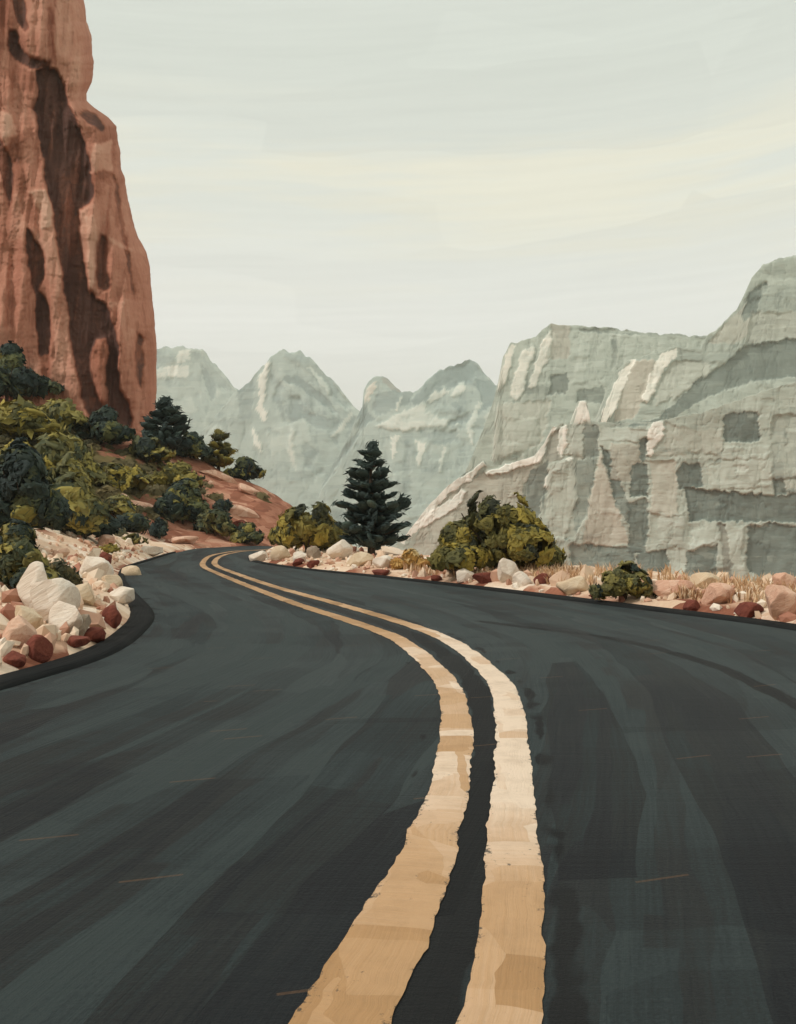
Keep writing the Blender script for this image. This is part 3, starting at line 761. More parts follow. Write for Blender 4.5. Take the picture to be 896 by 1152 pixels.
def build_cliff():
    rng = np.random.default_rng(5)
    sil = np.array([(-330, 62), (-220, 80), (-120, 84), (-60, 90), (0, 95), (25, 98), (40, 103), (78, 106), (92, 104), (104, 97), (113, 97), (122, 108), (132, 122), (142, 131), (160, 134), (190, 137), (200, 140), (225, 145), (248, 150), (268, 156), (282, 164), (300, 169), (330, 171), (350, 174), (392, 177), (420, 176), (445, 176), (480, 176), (660, 180)], float)
    rows_py = np.arange(-330, 620, 1.6)
    edge = np.interp(rows_py, sil[:, 0], sil[:, 1]) + vnoise(rows_py * 0.1, rows_py * 0, 4, 4) * 1.2
    nc = 260
    uu = np.linspace(0, 1, nc)
    PX = -170 + (edge[:, None] + 170) * uu[None, :]
    PY = np.repeat(rows_py[:, None], nc, 1)
    tone = np.full(PX.shape, 0.52); rel = np.zeros(PX.shape)
    stamp_strokes(PX, PY, tone, rel, 260, rng, L=(30, 90), Wd=(10, 24), ang=(1.35, 1.75), dt=0.05, dz=0.10)
    stamp_strokes(PX, PY, tone, rel, 140, rng, L=(14, 36), Wd=(8, 18), ang=(-0.3, 0.3), dt=0.045, dz=0.08)
    WX = PX + vnoise(PX * 0.10, PY * 0.10, 44, 3) * 2.5; WY = PY + vnoise(PX * 0.10, PY * 0.10, 45, 3) * 2.5
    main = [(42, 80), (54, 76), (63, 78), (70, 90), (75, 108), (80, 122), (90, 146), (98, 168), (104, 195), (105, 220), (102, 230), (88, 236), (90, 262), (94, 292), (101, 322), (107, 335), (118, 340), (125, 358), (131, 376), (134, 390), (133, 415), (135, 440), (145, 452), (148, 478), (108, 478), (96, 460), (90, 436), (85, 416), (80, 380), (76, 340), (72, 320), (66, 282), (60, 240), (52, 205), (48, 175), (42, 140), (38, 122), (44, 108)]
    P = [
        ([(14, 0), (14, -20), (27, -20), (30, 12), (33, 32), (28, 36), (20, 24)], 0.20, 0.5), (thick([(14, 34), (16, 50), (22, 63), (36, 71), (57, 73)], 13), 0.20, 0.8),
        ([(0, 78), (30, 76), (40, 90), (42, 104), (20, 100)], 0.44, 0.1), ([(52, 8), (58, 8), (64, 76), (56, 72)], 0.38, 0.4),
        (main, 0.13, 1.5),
        ([(110, 382), (119, 380), (122, 392), (121, 410), (119, 434), (124, 456), (115, 458), (107, 436), (101, 414), (101, 398)], 0.60, -0.5),
        ([(29, 256), (38, 264), (46, 278), (52, 296), (51, 310), (44, 326), (50, 334), (56, 348), (57, 378), (55, 398), (44, 402), (42, 370), (41, 336), (36, 316), (31, 286)], 0.15, 0.9), ([(45, 400), (55, 398), (57, 428), (48, 432)], 0.36, 0.3),
        ([(156, 372), (161, 384), (162, 410), (160, 440), (154, 424), (151, 405), (152, 388)], 0.26, 0.6), ([(113, 264), (122, 268), (121, 308), (126, 322), (120, 328), (110, 326), (109, 300)], 0.22, 0.6),
        (thick([(90, 127), (102, 132), (117, 146)], 13), 0.24, 0.6), ([(-30, 120), (0, 152), (14, 182), (17, 206), (10, 234), (7, 216), (0, 188), (-30, 160)], 0.20, 0.7), (thick([(128, 196), (136, 236), (144, 290), (152, 340)], 5), 0.30, 0.5), (thick([(132, 224), (133, 256)], 9), 0.38, 0.3),
        ([(90, 236), (108, 229), (112, 245), (111, 262), (107, 322), (100, 332), (97, 290), (92, 256)], 0.62, -0.3), ([(95, 243), (106, 242), (109, 270), (107, 318), (102, 326), (98, 282)], 0.76, -0.4), (rect(104, 162, 126, 194, -3), 0.80, -0.3),
        ([(31, 215), (52, 212), (58, 232), (59, 254), (45, 258), (46, 238)], 0.78, -0.3), ([(46, 258), (62, 262), (70, 320), (80, 400), (76, 420), (62, 400), (58, 340)], 0.60, -0.2), ([(-20, 122), (14, 128), (20, 152), (0, 156)], 0.74, -0.2),
        (rect(82, 2, 102, 60), 0.50, -0.2), (rect(60, 0, 80, 60), 0.58, -0.1), (thick([(120, 268), (150, 282)], 8), 0.66, -0.1), ([(74, 40), (96, 70), (94, 108), (80, 100)], 0.56, 0), ([(130, 340), (160, 330), (164, 372), (140, 384)], 0.58, -0.2), ([(58, 405), (84, 420), (92, 452), (60, 440)], 0.60, -0.1),
        ([(110, 452), (145, 450), (150, 482), (108, 482)], 0.30, 0.6), (rect(-160, -100, -120, 460), 0.3, 1.2), (rect(-75, -200, -55, 250), 0.2, 1.0), (rect(-60, 250, -45, 470), 0.22, 0.9), (rect(40, -240, 58, -40), 0.2, 1.0),
    ]
    for poly, tn, dep in P:
        m = inside(poly, WX, WY)
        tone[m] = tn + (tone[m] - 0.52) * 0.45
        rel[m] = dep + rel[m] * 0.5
    rel = blur(rel, 3); tone = blur(tone, 1)
    D0 = 63.0
    turn = np.clip((edge[:, None] - PX) / 46.0, 0, 1)                 # rounding of the outer corner
    st = vnoise((PX + PY * 0.10) * 0.085, PY * 0.006 + 3, 83, 2)
    st = np.floor(st * 7) / 7 + 0.25 * np.floor(vnoise((PX + PY * 0.08) * 0.25, PY * 0.02, 84, 2) * 5) / 5
    rel = rel * 0.62 + st * 0.62 + np.floor(vnoise(PX * 0.02, PY * 0.05, 86, 2) * 4) / 4 * 0.25
    tone = tone + 0.02 + 0.12 * (np.floor(vnoise((PX + PY * 0.10) * 0.085, PY * 0.012 + 9, 87, 2) * 5) / 5)
    Yd = D0 + 4.0 * (PX + 170) / 345 + 5.5 * (1 - np.sqrt(1 - (1 - turn) ** 2 * 0.999)) + rel + vnoise(PX * 0.03, PY * 0.008, 61, 4) * 1.1 + (480 - PY) * 0.012
    u, v = (PX - CX) / FPX, (YH - PY) / FPX
    V = np.stack([u * Yd, Yd, EYE + v * Yd], 2)
    # side wall going back from the corner
    side = []
    last = V[:, -1, :]
    for k in range(1, 22):
        s = k / 21.0
        p = last.copy()
        y2 = last[:, 1] + 46 * s
        p[:, 1] = y2
        p[:, 0] = last[:, 0] / last[:, 1] * y2 - 2.2 * s ** 0.8 + (vnoise(rows_py * 0.02, rows_py * 0 + k * 0.7, 77, 3) - 0.6) * 1.6 * min(1, s * 5)
        side.append(p)
    V = np.concatenate([V, np.stack(side, 1)], 1)
    T = np.concatenate([tone, np.repeat((tone[:, -1] * 0.5 + 0.26)[:, None], 21, 1)], 1)
    # flat top going back
    top = []
    for k in range(1, 6):
        p = V[0].copy(); y2 = V[0][:, 1] + 10 * k; p[:, 0] = V[0][:, 0] / V[0][:, 1] * y2 - 1.2 * k; p[:, 1] = y2; p[:, 2] += 0.6 * k
        top.append(p)
    V = np.concatenate([np.stack(top[::-1], 0), V], 0); T = np.concatenate([np.repeat(T[:1], 5, 0), T], 0)
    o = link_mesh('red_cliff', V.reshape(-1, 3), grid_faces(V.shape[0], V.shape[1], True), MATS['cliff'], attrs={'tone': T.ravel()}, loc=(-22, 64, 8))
    tag(o, 'towering red sandstone cliff with dark brown varnish streaks', 'cliff')


# ------------------------------------------------------------------ vegetation made of paddle-shaped leaf clumps
def dab_template(nr=3, na=9):
    """thick rounded paddle with a raised lip"""
    rings = [(0.0, 0.34), (0.55, 0.36), (0.84, 0.40), (1.0, 0.06), (0.62, -0.26)]
    v, uv = [(0, 0, 0.34)], [(0.5, 0.5)]
    for r, z in rings[1:]:
        for a in range(na):
            th = 2 * math.pi * a / na
            v.append((r * math.cos(th), r * math.sin(th), z)); uv.append((0.5 + 0.5 * r * math.cos(th), 0.5 + 0.5 * r * math.sin(th)))
    v.append((0, 0, -0.32)); uv.append((0.5, 0.5))
    f = [(0, 1 + a, 1 + (a + 1) % na) for a in range(na)]
    for k in range(len(rings) - 2):
        b0, b1 = 1 + k * na, 1 + (k + 1) * na
        for a in range(na):
            a2 = (a + 1) % na
            f.append((b0 + a, b1 + a, b1 + a2, b0 + a2))
    b = 1 + (len(rings) - 2) * na
    e = len(v) - 1
    f += [(b + a, e, b + (a + 1) % na) for a in range(na)]
    return np.array(v), np.array(uv), f


DAB_V, DAB_UV, DAB_F = dab_template()


def frame(n, rng):
    n = n / (np.linalg.norm(n) + 1e-9)
    a = np.cross(n, (0.1, 0.2, 1.0)); a /= np.linalg.norm(a) + 1e-9
    b = np.cross(n, a)
    th = rng.uniform(0, 2 * math.pi)
    return np.stack([a * math.cos(th) + b * math.sin(th), -a * math.sin(th) + b * math.cos(th), n], 1)


LEAF_V = np.array([(-1, 0, 0), (0, -0.42, 0.10), (1, 0, -0.05), (0, 0.42, 0.10), (0.1, 0, 0.0)])
LEAF_F = [(0, 1, 4), (1, 2, 4), (2, 3, 4), (3, 0, 4)]


class Dabs:
    leaves, leaf_size, needle = 20, 0.46, False

    def __init__(self, seed):
        self.v, self.f, self.uv, self.t = [], [], [], []
        self.n = 0
        self.rng = np.random.default_rng(seed)

    def add(self, p, nrm, r, tint, stretch=None, fr=None, thick=1.0):
        rng = self.rng
        M = fr if fr is not None else frame(np.asarray(nrm, float), rng)
        sx = r * (stretch or rng.uniform(0.98, 1.22)); sy = r * rng.uniform(0.80, 1.0)
        t = DAB_V.copy()
        ang = np.arctan2(t[:, 1], t[:, 0])
        t[:, :2] *= (1 + 0.10 * np.sin(2 * ang + rng.uniform(0, 6)) + 0.07 * np.sin(3 * ang + rng.uniform(0, 6)))[:, None]
        t = t * np.array([sx, sy, r * 0.66 * thick])
        if self.leaves:                                            # leaves or needle tufts standing out of the clump
            L = LEAF_V * np.array([1.0, 0.5 if self.needle else 1.0, 1.0])
            for k in range(self.leaves):
                a = rng.uniform(0, 2 * math.pi); q = math.sqrt(rng.uniform(0.02, 1.0)) * 1.02
                c = np.array([math.cos(a) * q * sx, math.sin(a) * q * sy, r * 0.66 * thick * (0.40 - 0.32 * q * q) + rng.normal(0, 0.05) * r])
                nl = np.array([math.cos(a) * q * 0.9, math.sin(a) * q * 0.9, 1.0]) + rng.normal(0, 0.38, 3)
                nl /= np.linalg.norm(nl)
                if self.needle: ax = np.array([1.0, 0.5 * math.sin(a) * q, 0.15]) + rng.normal(0, 0.25, 3)
                else: ax = np.array([math.cos(a), math.sin(a), 0.1]) + rng.normal(0, 0.6, 3)
                ax -= nl * (ax @ nl); ax /= np.linalg.norm(ax) + 1e-6
                sz = r * self.leaf_size * rng.uniform(0.6, 1.15)
                W = (L * sz) @ np.stack([ax, np.cross(nl, ax), nl], 0) + c
                self.v.append(W @ M.T + np.asarray(p))
                self.uv.append(np.stack([L[:, 0], L[:, 1]], 1) * 0.3 + rng.uniform(0, 20, 2))
                self.t.append(np.full(5, np.clip(tint + rng.normal(0, 0.085), 0.01, 0.99)))
                for f in LEAF_F: self.f.append(tuple(i + self.n for i in f))
                self.n += 5
        self.v.append((t * np.array([0.86, 0.86, 0.8])) @ M.T + np.asarray(p))
        self.uv.append(DAB_UV + rng.uniform(0, 20, 2))
        self.t.append(np.full(len(t), tint))
        for q in DAB_F: self.f.append(tuple(i + self.n for i in q))
        self.n += len(t)

    def build(self, name, mat, parent):
        V = np.concatenate(self.v)
        return link_mesh(name, V, self.f, mat, parent, attrs={'tint': np.concatenate(self.t)}, uvs=np.concatenate(self.uv))


def tube(pts, radii, sides=7, base=0):
    pts = np.asarray(pts, float)
    v, f = [], []
    for i, p in enumerate(pts):
        d = pts[min(i + 1, len(pts) - 1)] - pts[max(i - 1, 0)]
        d /= np.linalg.norm(d) + 1e-9
        a = np.cross(d, (0.3, 1.0, 0.1)); a /= np.linalg.norm(a); b = np.cross(d, a)
        for k in range(sides):
            th = 2 * math.pi * k / sides
            v.append(p + (a * math.cos(th) + b * math.sin(th)) * radii[i])
    for i in range(len(pts) - 1):
        for k in range(sides):
            k2 = (k + 1) % sides
            f.append((base + i * sides + k, base + i * sides + k2, base + (i + 1) * sides + k2, base + (i + 1) * sides + k))
    return v, f


def stems(name, parent, h, spread, rng, n=5, r=0.05):
    V, F = [], []
    for k in range(n):
        a = 2 * math.pi * k / n + rng.uniform(-0.4, 0.4)
        e = np.array([math.cos(a) * spread, math.sin(a) * spread * 0.7, h * rng.uniform(0.7, 1.0)])
        m = e * 0.5 + np.array([rng.normal(0, 0.05), rng.normal(0, 0.05), 0.08 * h])
        v, f = tube([(0, 0, -0.15), tuple(e * 0.2 * np.array([0.4, 0.4, 1])), tuple(m), tuple(e)], [r, r * 0.9, r * 0.6, r * 0.25], 6, len(V))
        V += v; F += f
    return link_mesh(name, V, F, MATS['bark'], parent)


def bush(px, py, wpx, hpx, mat, label, seed, n=120, dab=None, cat='bush', name='bush', lobes=5, depth=0.8, tint=(0.5, 0.25), loc=None, group=None, lean=0.0, sink=0.0, dens=1.0):
    """crown of paddle clumps on several lobes; px,py: foot in the photo; wpx,hpx: size there"""
    rng = np.random.default_rng(seed)
    x, y, z = loc or spot(px, py)
    s = y / FPX
    w, h = wpx * s, hpx * s
    root = empty(name, (x, y, z - sink * h))
    tag(root, label, cat, group)
    d = Dabs(seed)
    r0 = dab * s if dab else 0.11 * w
    # lobes of the crown
    L = []
    for k in range(lobes):
        fx = (k + 0.5) / lobes * 2 - 1
        fx += rng.uniform(-0.12, 0.12)
        hh = (1 - 0.70 * abs(fx - lean) ** 1.1) * rng.uniform(0.90, 1.06)
        L.append((fx * w * 0.36, rng.uniform(-0.28, 0.28) * w * depth, h * hh, w * rng.uniform(0.16, 0.24)))
    for i in range(int(n * dens)):
        lx, ly, lh, lr = L[i % lobes]
        # point on an upright egg
        th = rng.uniform(0, 2 * math.pi); cz = rng.uniform(-0.75, 1.0)
        sr = math.sqrt(max(0, 1 - cz * cz))
        k = rng.uniform(0.62, 1.0) ** 0.6 * (1.10 if rng.random() < 0.10 else 1.0)
        c = np.array([lx, ly, lh * 0.52])
        e = np.array([sr * math.cos(th) * lr * 1.15, sr * math.sin(th) * lr * 1.15 * depth, cz * (lh * 0.5 - r0 * 0.5)]) * k
        p = c + e
        p[2] = max(p[2], r0 * 0.35)
        ax = np.array([lr * 1.15, lr * 1.15 * depth, max(lh * 0.5 - r0 * 0.5, 1e-3)])
        nn = e / ax ** 2
        nrm = nn / (np.linalg.norm(nn) + 1e-6) + rng.normal(0, 0.22, 3) + np.array([0, 0, 0.10])
        cl = math.sin(p[0] * 3.1 / w * 2 + seed) * math.cos(p[2] * 2.7 / h * 2 + seed * 1.7)
        tt = np.clip(tint[0] + tint[1] * (0.55 * cl + rng.normal(0, 0.85)), 0.02, 0.98)
        d.add(p, nrm, r0 * rng.uniform(0.65, 1.2), tt)
    d.build('foliage', mat, root)
    stems('stem', root, h * 0.7, w * 0.3, rng, 6, max(0.015, w * 0.018))
    return root


def conifer(px, py, wpx, hpx, mat, label, seed, tiers=9, dab=11, loc=None, cat='tree', name='pine_tree', tint=(0.4, 0.2), core=True):
    rng = np.random.default_rng(seed)
    x, y, z = loc or spot(px, py)
    s = y / FPX
    w, h = wpx * s, hpx * s
    root = empty(name, (x, y, z))
    tag(root, label, cat)
    v, f = tube([(0, 0, -0.2), (0.02, 0, h * 0.35), (-0.02, 0.02, h * 0.7), (0, 0, h * 0.97)], [w * 0.06, w * 0.045, w * 0.025, w * 0.008], 8)
    d = Dabs(seed); d.needle = True; d.leaf_size = 0.62; d.leaves = 26
    r0 = dab * s
    for k in range(tiers):
        t = (k + 0.45) / tiers
        zz = h * (0.06 + 0.88 * t)
        rad = w * 0.5 * (1 - t) ** 0.85 * rng.uniform(0.74, 1.14) + r0 * 0.3
        nb = max(4, int(6 + 7 * (1 - t)))
        a0 = rng.uniform(0, 6)
        for b in range(nb):
            a = a0 + 2 * math.pi * b / nb + rng.uniform(-0.2, 0.2)
            dirv = np.array([math.cos(a), math.sin(a), 0.0])
            R = rad * rng.uniform(0.60, 1.10)
            tip = dirv * R + np.array([0, 0, zz - 0.05 * R + R * 0.16])
            v2, f2 = tube([(0, 0, zz), tuple(dirv * R * 0.5 + np.array([0, 0, zz - 0.06 * R])), tuple(tip)], [w * 0.014, w * 0.01, w * 0.005], 5, len(v))
            v += v2; f += f2
            m = max(1, int(R / (r0 * 1.0)))
            for q in range(m):
                fr = (q + 1.0) / m
                p = dirv * (R * fr) + np.array([0, 0, zz - 0.06 * R * math.sin(fr * 3.14) + 0.14 * R * fr ** 2]) + rng.normal(0, r0 * 0.16, 3)
                # paddle lies along the branch, tilted outward
                axx = dirv + np.array([0, 0, 0.45]) + rng.normal(0, 0.15, 3); axx /= np.linalg.norm(axx)
                nr = np.array([dirv[0] * 0.8, dirv[1] * 0.8, 0.9]) + rng.normal(0, 0.25, 3)
                nr -= axx * (nr @ axx); nr /= np.linalg.norm(nr)
                fx = np.stack([axx, np.cross(nr, axx), nr], 1)
                tt = np.clip(tint[0] + tint[1] * rng.normal(0, 0.8), 0.02, 0.98)
                d.add(p, nr, r0 * rng.uniform(0.78, 1.1) * (0.85 if t > 0.85 else 1), tt, 1.1, fx, 1.25)
    for q in range(3):
        d.add((rng.normal(0, r0 * 0.1), rng.normal(0, r0 * 0.1), h * (0.88 + 0.045 * q)), (0, -1, 0.3), r0 * (0.95 - 0.1 * q), tint[0], 1.15, None, 1.4)
    d.build('crown', mat, root)
    link_mesh('trunk', v, f, MATS['bark'], root)
    return root


# ------------------------------------------------------------------ stones
def stone(px, py, wpx, hpx, mat, label, seed, name='rock', cat='rock', group=None, sink=0.18, depth=0.8, cuts=15, yaw=None, loc=None, tilt=0.0):
    rng = np.random.default_rng(seed)
    x, y, z = loc or spot(px, py)
    s = y / FPX
    w, h = wpx * s, hpx * s
    bm = bmesh.new()
    bmesh.ops.create_icosphere(bm, subdivisions=4, radius=1.0)
    V = np.array([v.co[:] for v in bm.verts])
    F = [tuple(v.index for v in fc.verts) for fc in bm.faces]
    bm.free()
    for k in range(cuts):                                      # planes knock flats into the lump
        n = rng.normal(0, 1, 3); n /= np.linalg.norm(n)
        lim = rng.uniform(0.54, 0.86)
        dd = V @ n
        V = V - np.maximum(dd - lim, 0)[:, None] * n[None, :] * 0.97
    V = V + (vnoise(V[:, 0] * 2.2 + seed, V[:, 1] * 2.2 + V[:, 2] * 1.7, seed, 3) * 0.045)[:, None] * V
    V[:, 0] /= np.abs(V[:, 0]).max(); V[:, 1] /= np.abs(V[:, 1]).max()
    V[:, 2] = (V[:, 2] - V[:, 2].min()) / (V[:, 2].max() - V[:, 2].min())
    hh = h * (1 + sink)
    V = V * np.array([w / 2, w / 2 * depth, hh])
    V[:, 2] -= hh * sink
    o = link_mesh(name, V, F, mat)
    bm = bmesh.new(); bm.from_mesh(o.data)
    for e in bm.edges:
        if len(e.link_faces) == 2 and e.calc_face_angle() > 0.75: e.smooth = False
    bm.to_mesh(o.data); bm.free()
    o.location = (x, y + w * depth * 0.25, z)
    o.rotation_euler = (0, tilt, yaw if yaw is not None else rng.uniform(-0.35, 0.35))
    tag(o, label, cat, group)
    return o


def build_rubble(name, region, n, size, mat, label, seed, cat='rubble'):
    """small uncounted stones lying together: one object"""
    rng = np.random.default_rng(seed)
    bm = bmesh.new(); bmesh.ops.create_icosphere(bm, subdivisions=1, radius=1.0)
    V0 = np.array([v.co[:] for v in bm.verts]); F0 = [tuple(v.index for v in f.verts) for f in bm.faces]; bm.free()
    xs, ys = region(rng, n)
    zs = terrain(xs, ys)
    V, F, T = [], [], []
    for i in range(len(xs)):
        r = size * rng.lognormal(0, 0.45)
        M = np.array(Euler(rng.uniform(0, 6, 3)).to_matrix())
        v = (V0 * (1 + rng.normal(0, 0.16, (len(V0), 1)))) * np.array([1.2, 0.9, 0.65]) * r
        v = v @ M.T + np.array([xs[i], ys[i], zs[i] + r * 0.2])
        F += [tuple(k + len(V0) * i for k in f) for f in F0]
        V.append(v); T.append(np.full(len(V0), rng.uniform(0, 1)))
    o = link_mesh(name, np.concatenate(V), F, mat, smooth=False, attrs={'tint': np.concatenate(T)})
    tag(o, label, cat, kind='stuff')


def along(line, s0, s1, d0, d1, sign):
    """random spots beside an edge line between two of its stations"""
    def fn(rng, n):
        s = rng.uniform(s0, s1, n) * 24
        i = np.clip(s.astype(int), 0, len(line) - 2); f = s - i
        p = line[i] * (1 - f)[:, None] + line[i + 1] * f[:, None]
        nn = normals(line)[i]
        d = d0 + (d1 - d0) * rng.uniform(0, 1, n) ** 1.2
        q = p + nn * (sign * d)[:, None]
        return q[:, 0], q[:, 1]
    return fn


def build_grass(name, region, n, h, mat, label, seed):
    rng = np.random.default_rng(seed)
    xs, ys = region(rng, n); zs = terrain(xs, ys)
    V, F, T = [], [], []
    for i in range(n):
        for b in range(7):
            a = rng.uniform(0, 2 * math.pi); ln = h * rng.uniform(0.5, 1.15); w = 0.012 * rng.uniform(0.8, 1.6)
            dx, dy = math.cos(a), math.sin(a); lean = rng.uniform(0.15, 0.75)
            p0 = np.array([xs[i] + rng.normal(0, 0.03), ys[i] + rng.normal(0, 0.03), zs[i] - 0.02])
            p1 = p0 + np.array([dx * lean * ln * 0.4, dy * lean * ln * 0.4, ln * 0.6]); p2 = p0 + np.array([dx * lean * ln, dy * lean * ln, ln * 0.95])
            sd = np.array([-dy, dx, 0]) * w
            k = len(V)
            V += [p0 - sd, p0 + sd, p1 + sd * 0.8, p1 - sd * 0.8, p2]
            F += [(k, k + 1, k + 2, k + 3), (k + 3, k + 2, k + 4)]
            T += [rng.uniform(0, 1)] * 5
    V = np.array(V)
    o = link_mesh(name, V, F, mat, attrs={'tint': T}, uvs=V[:, :2] * 5)
    tag(o, label, 'grass', kind='stuff')


# ------------------------------------------------------------------ assemble
MATS = {}


def build_materials():
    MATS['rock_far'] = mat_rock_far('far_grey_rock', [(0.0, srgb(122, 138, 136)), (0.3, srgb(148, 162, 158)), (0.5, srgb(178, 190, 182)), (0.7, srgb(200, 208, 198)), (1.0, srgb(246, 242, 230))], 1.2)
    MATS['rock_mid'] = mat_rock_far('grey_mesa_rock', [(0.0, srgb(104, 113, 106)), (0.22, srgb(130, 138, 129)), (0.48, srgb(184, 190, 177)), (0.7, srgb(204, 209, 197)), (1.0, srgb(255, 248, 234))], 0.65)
    MATS['rock_near'] = mat_rock_far('pale_canyon_rock', [(0.0, srgb(98, 107, 101)), (0.2, srgb(122, 131, 123)), (0.5, srgb(184, 188, 174)), (0.7, srgb(204, 209, 197)), (1.0, srgb(255, 248, 236))], 0.36)
    MATS['cliff'] = mat_cliff(); MATS['ground'] = mat_ground(); MATS['road'] = mat_road(); MATS['kerb'] = mat_kerb(); MATS['line'] = mat_line()
    MATS['pine'] = mat_foliage('dark_pine_needles', [(0.0, srgb(32, 44, 43)), (0.5, srgb(54, 68, 63)), (1.0, srgb(90, 104, 92))])
    MATS['dark'] = mat_foliage('dark_juniper_leaves', [(0.0, srgb(34, 46, 44)), (0.4, srgb(56, 68, 58)), (0.72, srgb(98, 100, 62)), (1.0, srgb(142, 132, 66))])
    MATS['olive'] = mat_foliage('olive_leaves', [(0.0, srgb(48, 52, 40)), (0.3, srgb(88, 86, 50)), (0.6, srgb(128, 117, 58)), (1.0, srgb(170, 150, 68))])
    MATS['mixed'] = mat_foliage('mixed_scrub_leaves', [(0.0, srgb(38, 50, 46)), (0.3, srgb(74, 80, 56)), (0.6, srgb(118, 112, 68)), (1.0, srgb(158, 144, 74))])
    MATS['sage'] = mat_foliage('sage_leaves', [(0.0, srgb(66, 66, 46)), (0.5, srgb(96, 86, 56)), (1.0, srgb(124, 108, 70))])
    MATS['ochre'] = mat_foliage('ochre_flowering_brush', [(0.0, srgb(168, 124, 62)), (0.5, srgb(204, 158, 88)), (1.0, srgb(224, 196, 140))])
    MATS['straw'] = mat_foliage('dry_straw', [(0.0, srgb(196, 150, 112)), (0.5, srgb(220, 182, 142)), (1.0, srgb(234, 208, 174))])
    MATS['bark'] = mat_plain('juniper_bark', srgb(58, 48, 40), srgb(92, 76, 62))
    MATS['pale'] = mat_stone('pale_boulder', srgb(208, 186, 166), srgb(232, 216, 198), srgb(244, 234, 222), 2.5)
    MATS['cream'] = mat_stone('cream_boulder', srgb(196, 168, 136), srgb(218, 194, 164), srgb(232, 214, 190), 2.5)
    MATS['pink'] = mat_stone('pink_sandstone', srgb(196, 144, 120), srgb(222, 180, 154), srgb(236, 206, 184), 3.0)
    MATS['red'] = mat_stone('red_brown_stone', srgb(92, 48, 40), srgb(122, 66, 54), srgb(150, 90, 72), 3.5)
    MATS['grey'] = mat_stone('grey_stone', srgb(138, 118, 100), srgb(164, 146, 128), srgb(196, 180, 160), 3.0)
    m = bpy.data.materials.new('mixed_gravel'); nt = NT(m)
    col = nt.ramp(nt.attr('tint'), [(0.0, srgb(160, 104, 84)), (0.2, srgb(208, 164, 138)), (0.6, srgb(224, 196, 168)), (1.0, srgb(238, 224, 206))])
    nt.finish(col, 0.95); MATS['gravel'] = m


